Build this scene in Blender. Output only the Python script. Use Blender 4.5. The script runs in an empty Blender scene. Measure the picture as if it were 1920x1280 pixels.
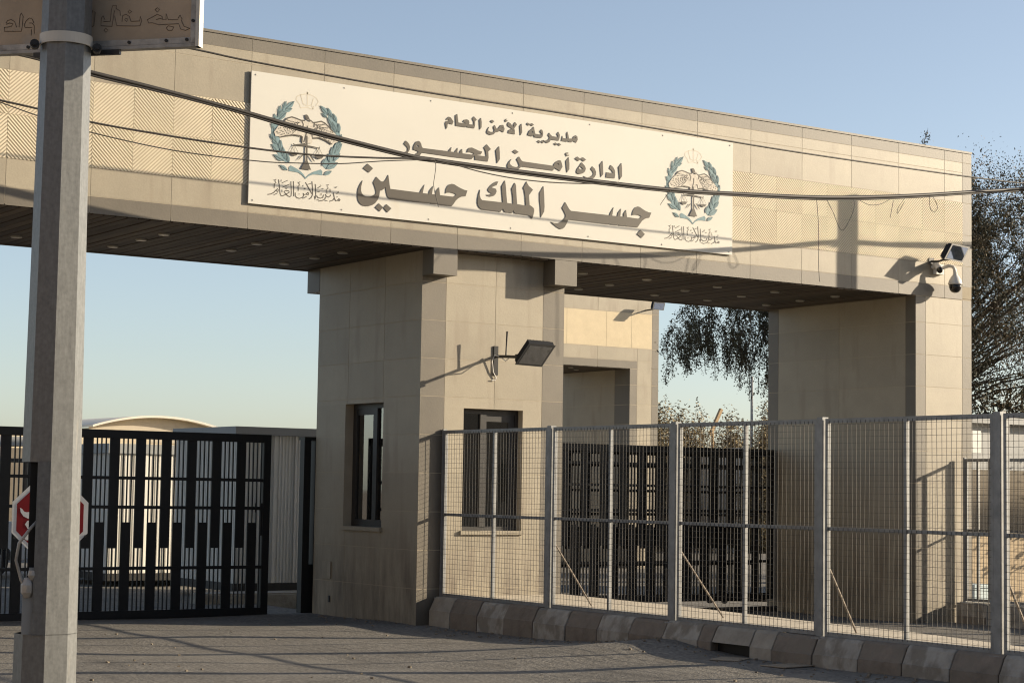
import bpy, bmesh, math, random
from mathutils import Vector, Matrix
from mathutils.geometry import tessellate_polygon
random.seed(7)
scene = bpy.context.scene
COL = scene.collection
R_ = math.radians

# ------------------------------------------------------------------ camera, sky, sun, exposure
YAW, PITCH, ROLL, FPX = 0.5967307, 0.0770017, 0.0161331, 3591.67
CAM = Vector((-12.154, -19.860, 1.65))
_fw = Vector((math.sin(YAW)*math.cos(PITCH), math.cos(YAW)*math.cos(PITCH), math.sin(PITCH)))
_rt = Vector((math.cos(YAW), -math.sin(YAW), 0)); _up = _rt.cross(_fw)
_r2 = _rt*math.cos(ROLL) + _up*math.sin(ROLL); _u2 = _up*math.cos(ROLL) - _rt*math.sin(ROLL)
cd = bpy.data.cameras.new('camera'); cam = bpy.data.objects.new('camera', cd); COL.objects.link(cam)
cam.matrix_world = Matrix(((_r2.x, _u2.x, -_fw.x, CAM.x), (_r2.y, _u2.y, -_fw.y, CAM.y), (_r2.z, _u2.z, -_fw.z, CAM.z), (0, 0, 0, 1)))
cd.sensor_width = 36; cd.lens = FPX/1920*36; cd.clip_start = 0.1; cd.clip_end = 6000
scene.camera = cam
SUN = Vector((0.56, -0.25, 0.19)).normalized()
ELEV = math.asin(SUN.z); AZ = math.atan2(SUN.x, SUN.y)
w = bpy.data.worlds.new('World'); scene.world = w; w.use_nodes = True
nt = w.node_tree; sky = nt.nodes.new('ShaderNodeTexSky'); sky.sky_type = 'NISHITA'; sky.sun_disc = False
sky.sun_elevation = ELEV; sky.sun_rotation = AZ; sky.air_density = 0.8; sky.dust_density = 0.9; sky.ozone_density = 1.0
hs = nt.nodes.new('ShaderNodeHueSaturation'); hs.inputs['Saturation'].default_value = 0.78; nt.links.new(sky.outputs[0], hs.inputs['Color'])
nt.links.new(hs.outputs[0], nt.nodes['Background'].inputs[0]); nt.nodes['Background'].inputs[1].default_value = 0.096
sl = bpy.data.lights.new('sun', 'SUN'); sl.energy = 5.0; sl.angle = R_(0.5); sl.color = (1.0, 0.85, 0.64)
so = bpy.data.objects.new('sun', sl); COL.objects.link(so); so.rotation_euler = SUN.to_track_quat('Z', 'Y').to_euler(); so.location = (20, -20, 20)
scene.view_settings.view_transform = 'Standard'; scene.view_settings.look = 'None'
scene.view_settings.exposure = 0.86; scene.view_settings.gamma = 1
scene.cycles.max_bounces = 8; scene.cycles.filter_width = 1.15

# ------------------------------------------------------------------ materials
def mat(name, col, rough=0.8, metal=0.0, var=0.12, scale=4.0, bump=0.0, bscale=40.0, isl=0.0, stain=None, spec=0.3, stretch=None, col2=None, fine=0.0, grime=None, fscale=62, stain2=None):
    m = bpy.data.materials.new(name); m.use_nodes = True
    n = m.node_tree; b = n.nodes['Principled BSDF']; L = n.links.new
    b.inputs['Roughness'].default_value = rough; b.inputs['Metallic'].default_value = metal
    b.inputs['Specular IOR Level'].default_value = spec
    tc = n.nodes.new('ShaderNodeTexCoord'); vec = tc.outputs['Object']
    mp = n.nodes.new('ShaderNodeMapping'); L(vec, mp.inputs[0])
    if stretch: mp.inputs['Scale'].default_value = stretch
    no = n.nodes.new('ShaderNodeTexNoise'); no.inputs['Scale'].default_value = scale; no.inputs['Detail'].default_value = 7; no.inputs['Roughness'].default_value = 0.62
    L(mp.outputs[0], no.inputs['Vector'])
    mr = n.nodes.new('ShaderNodeMapRange'); mr.inputs[1].default_value = 0.3; mr.inputs[2].default_value = 0.7
    L(no.outputs[0], mr.inputs[0])
    mx = n.nodes.new('ShaderNodeMix'); mx.data_type = 'RGBA'
    c2 = col2 or tuple(c*(1+var) for c in col); c1 = tuple(c*(1-var) for c in col)
    if col2: c1 = col
    mx.inputs[6].default_value = (*c1, 1); mx.inputs[7].default_value = (*c2, 1)
    L(mr.outputs[0], mx.inputs[0]); out = mx.outputs[2]
    if isl:
        g = n.nodes.new('ShaderNodeNewGeometry'); h = n.nodes.new('ShaderNodeHueSaturation')
        r = n.nodes.new('ShaderNodeMapRange'); r.inputs[3].default_value = 1-isl; r.inputs[4].default_value = 1+isl
        L(g.outputs['Random Per Island'], r.inputs[0]); L(r.outputs[0], h.inputs['Value']); L(out, h.inputs['Color']); out = h.outputs[0]
    if fine:
        f = n.nodes.new('ShaderNodeTexNoise'); f.inputs['Scale'].default_value = fscale; f.inputs['Detail'].default_value = 3
        L(vec, f.inputs['Vector']); r = n.nodes.new('ShaderNodeMapRange'); r.inputs[1].default_value=.3; r.inputs[2].default_value=.7
        r.inputs[3].default_value = 1-fine; r.inputs[4].default_value = 1+fine; L(f.outputs[0], r.inputs[0])
        h = n.nodes.new('ShaderNodeHueSaturation'); L(r.outputs[0], h.inputs['Value']); L(out, h.inputs['Color']); out = h.outputs[0]
    for sn_ in (stain, stain2):              # (colour, scale, threshold, stretch)
        if not sn_: continue
        sc_, ss, th, st = sn_
        mp2 = n.nodes.new('ShaderNodeMapping'); L(vec, mp2.inputs[0]); mp2.inputs['Scale'].default_value = st
        s = n.nodes.new('ShaderNodeTexNoise'); s.inputs['Scale'].default_value = ss; s.inputs['Detail'].default_value = 8; L(mp2.outputs[0], s.inputs['Vector'])
        r = n.nodes.new('ShaderNodeMapRange'); r.inputs[1].default_value = th; r.inputs[2].default_value = th+.12; r.inputs[4].default_value = .75; L(s.outputs[0], r.inputs[0])
        x = n.nodes.new('ShaderNodeMix'); x.data_type = 'RGBA'; L(r.outputs[0], x.inputs[0]); L(out, x.inputs[6]); x.inputs[7].default_value = (*sc_, 1); out = x.outputs[2]
    if grime:                                # splash and exhaust dirt on the lowest courses: (colour, z_top, z_full, amount)
        gc, zt, zf, am = grime
        sx = n.nodes.new('ShaderNodeSeparateXYZ'); L(vec, sx.inputs[0]); r = n.nodes.new('ShaderNodeMapRange'); r.inputs[1].default_value = zt; r.inputs[2].default_value = zf; L(sx.outputs[2], r.inputs[0])
        s = n.nodes.new('ShaderNodeTexNoise'); s.inputs['Scale'].default_value = 2.6; s.inputs['Detail'].default_value = 9; s.inputs['Roughness'].default_value = .7
        mp3 = n.nodes.new('ShaderNodeMapping'); mp3.inputs['Scale'].default_value = (2.4, 2.4, .5); L(vec, mp3.inputs[0]); L(mp3.outputs[0], s.inputs['Vector'])
        r2 = n.nodes.new('ShaderNodeMapRange'); r2.inputs[1].default_value = .38; r2.inputs[2].default_value = .66; r2.inputs[4].default_value = am; L(s.outputs[0], r2.inputs[0])
        mu = n.nodes.new('ShaderNodeMath'); mu.operation = 'MULTIPLY'; L(r.outputs[0], mu.inputs[0]); L(r2.outputs[0], mu.inputs[1])
        x = n.nodes.new('ShaderNodeMix'); x.data_type = 'RGBA'; L(mu.outputs[0], x.inputs[0]); L(out, x.inputs[6]); x.inputs[7].default_value = (*gc, 1); out = x.outputs[2]
    L(out, b.inputs['Base Color'])
    if bump:
        bn = n.nodes.new('ShaderNodeTexNoise'); bn.inputs['Scale'].default_value = bscale; bn.inputs['Detail'].default_value = 6; L(mp.outputs[0] if stretch else vec, bn.inputs['Vector'])
        bp = n.nodes.new('ShaderNodeBump'); bp.inputs['Strength'].default_value = bump; bp.inputs['Distance'].default_value = 0.02
        L(bn.outputs[0], bp.inputs['Height']); L(bp.outputs[0], b.inputs['Normal'])
    return m
M = {}
M['tile'] = mat('stone_tile', (0.294, 0.256, 0.188), 0.5, grime=((.12,.092,.066), 1.35, .5, .8), spec=.5, var=.08, scale=2.2, isl=.075, bump=.05, fine=.05, stain=((.235,.195,.14), 2.6, .55, (1.6,1.6,.3)))
M['trim'] = mat('dark_stone_tile', (0.126, 0.109, 0.083), 0.5, grime=((.09,.07,.05), 1.2, .3, .5), spec=.5, var=.10, scale=2.5, isl=.10, bump=.05, fine=.05)
M['grout'] = mat('grout', (0.37, 0.32, 0.24), 0.9, var=.1)
M['cream'] = mat('ribbed_cream_stone', (0.67, 0.59, 0.44), 0.6, spec=.5, var=.05, scale=2, isl=.02, fine=.04)
M['groove'] = mat('darker_groove', (0.47, 0.40, 0.285), 0.9, var=.08)  # groove floors coloured darker than the ribs to strengthen the pattern
M['render'] = mat('cream_render', (0.58, 0.49, 0.34), 0.85, var=.06, scale=6, bump=.1)
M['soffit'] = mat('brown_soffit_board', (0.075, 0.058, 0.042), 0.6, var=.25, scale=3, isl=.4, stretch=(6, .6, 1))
M['signwhite'] = mat('sign_panel', (0.565, 0.545, 0.485), 0.55, var=.025, scale=1.2, stain=((.53,.48,.39), 3.2, .66, (1, 1, .35)))
M['letter'] = mat('letter_brown', (0.080, 0.070, 0.056), 0.5, var=.10, scale=3)
M['teal'] = mat('emblem_teal', (0.16, 0.245, 0.265), 0.6, var=.18, scale=20)
M['tealdk'] = mat('emblem_teal_dark', (0.10, 0.145, 0.15), 0.6, var=.1)
M['feather'] = mat('emblem_feather', (0.52, 0.475, 0.40), 0.6, var=.22, scale=30)
M['ghost'] = mat('emblem_faded_tan', (0.535, 0.49, 0.395), 0.6, var=.06)
M['black'] = mat('black_painted_steel', (0.011, 0.011, 0.011), 0.45, var=.25, scale=6, spec=.35)
M['dkmetal'] = mat('dark_metal', (0.03, 0.028, 0.026), 0.45, var=.25, scale=12, spec=.4)
M['galv'] = mat('galvanised_steel', (0.148, 0.152, 0.150), 0.42, .08, spec=.5, var=.16, scale=60, stretch=(1, 1, .22), fine=.13, bump=.03, bscale=70, stain=((.27,.25,.21), 14, .66, (1,1,.22)))
M['fence'] = mat('fence_steel', (0.25, 0.255, 0.255), 0.5, .3, var=.2, scale=9)
M['wire'] = mat('fence_wire', (0.095, 0.09, 0.083), 0.6, .25, var=.25, scale=3)
M['asphalt'] = mat('asphalt', (0.160, 0.148, 0.129), 0.92, var=.16, scale=1.3, bump=.55, bscale=38, fine=.38, fscale=24, stain=((.205,.190,.162), .7, .55, (1, 1.3, 1)), stain2=((.088,.082,.074), 1.1, .60, (1.5, .35, 1)))
M['concrete'] = mat('concrete', (0.50, 0.44, 0.345), 0.9, var=.15, scale=4, bump=.3, bscale=30, fine=.12, stain=((.33,.29,.23), 2.5, .6, (1,1,1)))
M['soil'] = mat('dry_soil', (0.22, 0.185, 0.14), 0.95, var=.2, scale=.6, bump=.4, bscale=6)
M['kerbwhite'] = mat('kerb_white_paint', (0.365, 0.34, 0.295), 0.85, var=.2, scale=6, bump=.6, bscale=18, stain=((.19,.165,.13), 6, .45, (1, 1, .6)))
M['kerbbrown'] = mat('kerb_red_paint', (0.205, 0.172, 0.138), 0.85, var=.25, scale=6, bump=.6, bscale=18, stain=((.21,.182,.146), 6, .44, (1, 1, .6)))
M['kerbgrey'] = mat('kerb_bare_concrete', (0.33, 0.30, 0.25), 0.9, var=.2, scale=6, bump=.5, bscale=18)
M['cabin'] = mat('white_corrugated_sheet', (0.70, 0.68, 0.62), 0.6, var=.06, scale=3, stretch=(2, 2, .3), stain=((.60,.56,.48), 4, .6, (2, 2, .2)))
M['greymetal'] = mat('grey_sheet', (0.30, 0.305, 0.30), 0.55, var=.06, scale=3)
M['brown'] = mat('sign_back_brown', (0.50, 0.385, 0.27), 0.8, var=.14, scale=5, stain=((.40,.37,.33), 7, .60, (1,1,1)))
M['brownline'] = mat('sign_back_stain_line', (0.17, 0.13, 0.09), 0.8, var=.2)
M['alu'] = mat('weathered_aluminium', (0.36, 0.34, 0.31), 0.5, .3, var=.3, scale=14, stain=((.09,.065,.045), 12, .58, (1,1,1)))
M['signedge'] = mat('pale_sign_edge', (0.62, 0.58, 0.50), 0.6, var=.05)
M['red'] = mat('stop_red', (0.19, 0.010, 0.013), 0.5, var=.08)
M['stopwhite'] = mat('stop_white', (0.60, 0.60, 0.58), 0.5, var=.05)
M['plastic'] = mat('white_plastic', (0.62, 0.60, 0.56), 0.4, var=.04)
M['rusty'] = mat('rusty_steel', (0.20, 0.17, 0.14), 0.7, .2, var=.35, scale=14)
M['rubber'] = mat('black_cable', (0.028, 0.024, 0.02), 0.5, var=.2, scale=20, spec=.4)
M['curtain'] = mat('blind_fabric', (0.20, 0.175, 0.14), 0.9, var=.15, scale=3)
M['inside'] = mat('room_wall', (0.30, 0.27, 0.22), 0.9, var=.1)
M['leafdark'] = mat('tree_leaf', (0.062, 0.058, 0.031), 0.6, var=.3, scale=1.4, isl=.55)
M['leafbrown'] = mat('dry_leaf', (0.125, 0.092, 0.050), 0.75, var=.35, scale=1.6, isl=.45)
M['leafolive'] = mat('bush_leaf', (0.23, 0.18, 0.10), 0.75, var=.3, scale=1.5, isl=.45)
M['bark'] = mat('bark', (0.085, 0.065, 0.048), 0.95, var=.3, scale=8, bump=.6)
M['wood'] = mat('bare_wood', (0.33, 0.23, 0.13), 0.8, var=.2, scale=6)
M['tan'] = mat('tan_wall', (0.42, 0.33, 0.22), 0.85, var=.08, scale=3)
M['darkwall'] = mat('blocker_wall', (0.28, 0.215, 0.15), 0.85, var=.1)  # walls of the added out-of-frame blocks, toned for their bounce light
M['dullwall'] = mat('dull_cream_wall', (0.42, 0.375, 0.30), 0.85, var=.08)
M['mutedwall'] = mat('muted_brown_wall', (0.17, 0.145, 0.115), 0.85, var=.15, scale=2)
M['card'] = mat('cardboard', (0.30, 0.245, 0.18), 0.9, var=.15, scale=9)
M['carwhite'] = mat('car_paint_white', (0.72, 0.71, 0.69), 0.25, var=.02, spec=.5)
M['paleblue'] = mat('pale_blue_plastic', (0.42, 0.50, 0.52), 0.5, var=.06)
M['tyre'] = mat('tyre_rubber', (0.02, 0.02, 0.02), 0.85, var=.2)
M['lampglow'] = mat('downlight_lens', (0.36, 0.345, 0.31), 0.3, var=.03)
def glass(name, tint=(0.55, 0.55, 0.52), refl=0.22):
    m = bpy.data.materials.new(name); m.use_nodes = True; n = m.node_tree; n.nodes.remove(n.nodes['Principled BSDF'])
    o = n.nodes['Material Output']; t = n.nodes.new('ShaderNodeBsdfTransparent'); t.inputs[0].default_value = (*tint, 1)
    g = n.nodes.new('ShaderNodeBsdfGlossy'); g.inputs['Roughness'].default_value = 0.03; g.inputs[0].default_value = (.9, .9, .9, 1)
    no = n.nodes.new('ShaderNodeTexNoise'); no.inputs['Scale'].default_value = 1.3
    bp = n.nodes.new('ShaderNodeBump'); bp.inputs['Strength'].default_value = 0.05; n.links.new(no.outputs[0], bp.inputs['Height']); n.links.new(bp.outputs[0], g.inputs['Normal'])
    x = n.nodes.new('ShaderNodeMixShader'); fr = n.nodes.new('ShaderNodeFresnel'); fr.inputs[0].default_value = 1.5
    ad = n.nodes.new('ShaderNodeMath'); ad.inputs[1].default_value = refl; n.links.new(fr.outputs[0], ad.inputs[0])
    n.links.new(ad.outputs[0], x.inputs[0]); n.links.new(t.outputs[0], x.inputs[1]); n.links.new(g.outputs[0], x.inputs[2]); n.links.new(x.outputs[0], o.inputs[0])
    return m
M['glass'] = glass('window_glass'); M['lampglass'] = glass('lamp_glass', (.8, .8, .8), .25)
M['black_dome'] = mat('black_dome_glass', (0.01, 0.01, 0.011), 0.08, var=.05, spec=.6)

# ------------------------------------------------------------------ mesh helpers
class MB:
    def __init__(s): s.v = []; s.f = []; s.mi = []; s.cur = 0
    def face(s, pts): k = len(s.v); s.v += [tuple(p) for p in pts]; s.f.append(tuple(range(k, k+len(pts)))); s.mi.append(s.cur); return s
    def raw(s, vs, fs):
        k = len(s.v); s.v += [tuple(p) for p in vs]; s.f += [tuple(i+k for i in q) for q in fs]; s.mi += [s.cur]*len(fs); return s
    def box(s, x0, x1, y0, y1, z0, z1):
        vs = [(x0,y0,z0),(x1,y0,z0),(x1,y1,z0),(x0,y1,z0),(x0,y0,z1),(x1,y0,z1),(x1,y1,z1),(x0,y1,z1)]
        return s.raw(vs, [(0,3,2,1),(4,5,6,7),(0,1,5,4),(1,2,6,5),(2,3,7,6),(3,0,4,7)])
    def obox(s, c, ax, ay, az):               # oriented box: centre and three half-axes
        c, ax, ay, az = map(Vector, (c, ax, ay, az)); vs = []
        for k in (-1, 1):
            for i, j in ((-1,-1),(1,-1),(1,1),(-1,1)): vs.append(c + ax*i + ay*j + az*k)
        return s.raw(vs, [(0,3,2,1),(4,5,6,7),(0,1,5,4),(1,2,6,5),(2,3,7,6),(3,0,4,7)])
    def tube(s, pts, r, n=6, cap=True):
        pts = [Vector(p) for p in pts]; rs = r if isinstance(r, (list, tuple)) else [r]*len(pts)
        rings = []; prev = None
        for i, p in enumerate(pts):
            t = (pts[min(i+1, len(pts)-1)] - pts[max(i-1, 0)]).normalized()
            a = prev if prev is not None else (Vector((0,0,1)) if abs(t.z) < .9 else Vector((1,0,0)))
            u = (a - t*a.dot(t)).normalized(); v = t.cross(u); prev = u
            rings.append([p + (u*math.cos(2*math.pi*k/n) + v*math.sin(2*math.pi*k/n))*rs[i] for k in range(n)])
        vs = [q for g in rings for q in g]; fs = []
        for i in range(len(pts)-1):
            for k in range(n): fs.append((i*n+k, i*n+(k+1) % n, (i+1)*n+(k+1) % n, (i+1)*n+k))
        if cap: fs.append(tuple(reversed(range(n)))); fs.append(tuple((len(pts)-1)*n+k for k in range(n)))
        return s.raw(vs, fs)
    def lathe(s, c, prof, n=20, axis='z'):
        vs = []; fs = []
        for r, h in prof:
            for k in range(n):
                a = 2*math.pi*k/n; x, y = r*math.cos(a), r*math.sin(a)
                vs.append((c[0]+x, c[1]+y, c[2]+h) if axis == 'z' else ((c[0]+x, c[1]+h, c[2]+y) if axis == 'y' else (c[0]+h, c[1]+x, c[2]+y)))
        for i in range(len(prof)-1):
            for k in range(n): fs.append((i*n+k, i*n+(k+1) % n, (i+1)*n+(k+1) % n, (i+1)*n+k))
        fs.append(tuple(reversed(range(n)))); fs.append(tuple((len(prof)-1)*n+k for k in range(n)))
        return s.raw(vs, fs)
    def poly(s, outer, holes, fn, th):        # flat cut-out with thickness; fn(u, v, d) -> 3-D
        loops = [outer] + holes
        allp = [p for l in loops for p in l]
        tris = tessellate_polygon([[Vector((p[0], p[1], 0)) for p in l] for l in loops])
        k = len(s.v); s.v += [tuple(fn(p[0], p[1], th)) for p in allp]
        for t in tris: s.f.append(tuple(i+k for i in t)); s.mi.append(s.cur)
        for l in loops:
            for i in range(len(l)):
                a, b = l[i], l[(i+1) % len(l)]
                s.face([fn(a[0], a[1], 0), fn(b[0], b[1], 0), fn(b[0], b[1], th), fn(a[0], a[1], th)])
        return s
    def ribbon(s, pts, wd, fn, d):            # flat painted stroke on a plane
        P = [Vector(p) for p in pts]; L = []; Rr = []
        for i, p in enumerate(P):
            t = (P[min(i+1, len(P)-1)] - P[max(i-1, 0)]); t = t.normalized() if t.length else Vector((1, 0)); nn = Vector((-t.y, t.x))*wd/2
            L.append(p+nn); Rr.append(p-nn)
        for i in range(len(P)-1): s.face([fn(*L[i], d), fn(*L[i+1], d), fn(*Rr[i+1], d), fn(*Rr[i], d)])
        return s
    def build(s, name, m, parent=None, smooth=False):
        me = bpy.data.meshes.new(name); me.from_pydata(s.v, [], s.f)
        for x in (m if isinstance(m, (list, tuple)) else [m]): me.materials.append(x)
        if isinstance(m, (list, tuple)):
            for p, i in zip(me.polygons, s.mi): p.material_index = i
        if smooth:
            for p in me.polygons: p.use_smooth = True
        bm = bmesh.new(); bm.from_mesh(me); bmesh.ops.recalc_face_normals(bm, faces=bm.faces); bm.to_mesh(me); bm.free()
        me.update(); o = bpy.data.objects.new(name, me); COL.objects.link(o)
        if parent is not None: o.parent = parent; o.matrix_parent_inverse = Matrix.Translation(parent_world(parent)).inverted()
        return o
def parent_world(o): return Vector(o.location) if o.parent is None else Vector((0, 0, 0))
def tag(o, label, cat, group=None, kind=None):
    if label: o['label'] = label
    if cat: o['category'] = cat
    if group: o['group'] = group
    if kind: o['kind'] = kind
    return o
def thing(name, label, cat, loc=(0, 0, 0), group=None):
    o = bpy.data.objects.new(name, None); o.location = loc; o.empty_display_size = .2; COL.objects.link(o); return tag(o, label, cat, group)
def struct(o): o['kind'] = 'structure'; return o
def lerp(a, b, t): return a + (b-a)*t

# tiled cladding: plane given by origin o and axes u, v, n ; tiles stand proud on n
def tiles(mb, o, u, v, n, us, vs, holes=(), gap=.0035, th=.002, off=0.0):
    o, u, v, n = map(Vector, (o, u, v, n))
    for i in range(len(us)-1):
        for j in range(len(vs)-1):
            a, b, c, d = us[i]+gap, us[i+1]-gap, vs[j]+gap, vs[j+1]-gap
            cu = sorted({a, b, *[h for H in holes for h in H[:2] if a < h < b]}); cv = sorted({c, d, *[h for H in holes for h in H[2:] if c < h < d]})
            if not any(H[0] < b and H[1] > a and H[2] < d and H[3] > c for H in holes): cu = [a, b]; cv = [c, d]
            for p in range(len(cu)-1):
                for q in range(len(cv)-1):
                    mu, mv = (cu[p]+cu[p+1])/2, (cv[q]+cv[q+1])/2
                    if any(H[0] < mu < H[1] and H[2] < mv < H[3] for H in holes): continue
                    A = [o+u*x+v*y for x, y in ((cu[p],cv[q]),(cu[p+1],cv[q]),(cu[p+1],cv[q+1]),(cu[p],cv[q+1]))]
                    mb.raw([k+n*off for k in A]+[k+n*(off+th) for k in A], [(4,5,6,7),(0,1,5,4),(1,2,6,5),(2,3,7,6),(3,0,4,7)])
def clip(poly, a, b, c):                       # keep a*x+b*y >= c
    out = []
    for i in range(len(poly)):
        p, q = poly[i], poly[(i+1) % len(poly)]; dp, dq = a*p[0]+b*p[1]-c, a*q[0]+b*q[1]-c
        if dp >= 0: out.append(p)
        if dp*dq < 0: t = dp/(dp-dq); out.append((p[0]+(q[0]-p[0])*t, p[1]+(q[1]-p[1])*t))
    return out

LINE_TOP=[[[(.1552,6.1688),(.1256,6.1445),(.1171,6.1229),(.153,6.1324),(.1622,6.1258),(.1145,6.1046),(.1042,6.0827),(.1097,6.0526),(.1195,6.0126),(.1371,6.0353),(.1393,6.0716),(.157,6.0866),(.2084,6.0789),(.2239,6.1154),(.1979,6.1457),(.1794,6.164)]],[[(.2779,6.2175),(.2481,6.1957),(.2541,6.1165),(.257,6.0678),(.3996,6.068),(.4115,6.0813),(.4239,6.0699),(.5278,6.0694),(.5392,6.1097),(.5383,6.1564),(.5635,6.1829),(.5217,6.2167),(.4959,6.1875),(.5169,6.1538),(.5208,6.1127),(.4505,6.112),(.4561,6.136),(.4433,6.1603),(.4157,6.1683),(.3794,6.1587),(.3587,6.1293),(.3862,6.1248),(.4047,6.1142),(.2953,6.1138),(.2871,6.1567)]],[[(.6262,6.2114),(.5991,6.182),(.6053,6.123),(.6108,6.0638),(.6348,6.0953),(.6353,6.1578)]],[[(.7486,6.1142),(.7215,6.0797),(.7098,6.047),(.7257,6.0228),(.7692,6.0149),(.8124,6.0268),(.849,6.0636),(.8831,6.0676),(.9014,6.0908),(.9611,6.0717),(.9777,6.1156),(.9561,6.1655),(.9218,6.1587),(.8944,6.1266),(.8823,6.1094),(.8574,6.1064),(.8318,6.1452),(.8074,6.1213),(.8268,6.0818),(.818,6.0599),(.7684,6.054),(.7342,6.0655),(.7337,6.0863)],[(.9286,6.1333),(.9505,6.1307),(.9351,6.122)]],[[(.7901,6.2081),(.8228,6.1912),(.794,6.1678),(.7626,6.189)]],[[(1.0014,6.2472),(1.0172,6.2439),(.9955,6.2307),(1.0302,6.2218),(.9897,6.2037),(.978,6.2285)]],[[(1.036,6.2094),(1.0177,6.1835),(1.0245,6.158),(1.0498,6.1479),(1.0878,6.1341),(1.0381,6.1071),(1.0313,6.0695),(1.1332,6.0669),(1.1323,6.1131),(1.1224,6.1383),(1.1654,6.1962),(1.1334,6.2212),(1.1107,6.1895),(1.1156,6.1638),(1.1062,6.1574),(1.0677,6.1948)],[(1.085,6.1154),(1.1069,6.1206),(1.1103,6.1079),(1.0852,6.1049)]],[[(1.2328,6.2123),(1.2055,6.1799),(1.2132,6.1122),(1.2185,6.0654),(1.2432,6.1),(1.2401,6.163)]],[[(1.3263,6.2379),(1.3584,6.2233),(1.39,6.2393),(1.4223,6.2231),(1.3939,6.2027),(1.3617,6.2163),(1.3365,6.201),(1.3076,6.2187)]],[[(1.4164,6.1974),(1.3989,6.1715),(1.3536,6.1396),(1.3352,6.1056),(1.328,6.0794),(1.3963,6.0716),(1.4183,6.0943),(1.4348,6.0644),(1.5341,6.0665),(1.5562,6.0893),(1.5651,6.1276),(1.5548,6.1636),(1.5353,6.1762),(1.5166,6.1458),(1.5395,6.1246),(1.5397,6.1086),(1.4435,6.1105),(1.4299,6.154),(1.4229,6.1903)],[(1.3795,6.1215),(1.4046,6.1404),(1.4115,6.1173)]],[[(1.4994,6.0359),(1.5272,6.0206),(1.5065,5.9985),(1.4722,6.0168)]],[[(1.5538,6.0401),(1.5766,6.0247),(1.5623,6.0023),(1.5318,6.0184)]],[[(1.6602,6.1485),(1.6394,6.1178),(1.6625,6.0912),(1.6564,6.0692),(1.6246,6.0468),(1.586,6.0396),(1.5653,6.0447),(1.596,6.0222),(1.6316,6.013),(1.6636,6.03),(1.6856,6.0646),(1.8056,6.0652),(1.8193,6.0989),(1.8238,6.1422),(1.8004,6.178),(1.7768,6.1474),(1.7948,6.1228),(1.7951,6.1094),(1.7042,6.111),(1.6813,6.1254)]],[[(1.7606,6.036),(1.7855,6.0212),(1.7645,5.999),(1.7318,6.0166)]],[[(1.8126,6.0366),(1.8441,6.0189),(1.8197,6.0),(1.7915,6.0155)]],[[(1.863,6.1335),(1.8479,6.0659),(1.9328,6.065),(1.9456,6.0815),(1.9622,6.0674),(2.0081,6.0673),(2.0275,6.0884),(2.0804,6.0703),(2.1061,6.111),(2.0988,6.1532),(2.0722,6.1662),(2.0396,6.1463),(2.0237,6.1175),(1.968,6.111),(1.9575,6.1527),(1.9436,6.1967),(1.9264,6.1705),(1.9353,6.1072),(1.8732,6.1079)],[(2.0498,6.1286),(2.066,6.1413),(2.0762,6.1263)]]]
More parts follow.
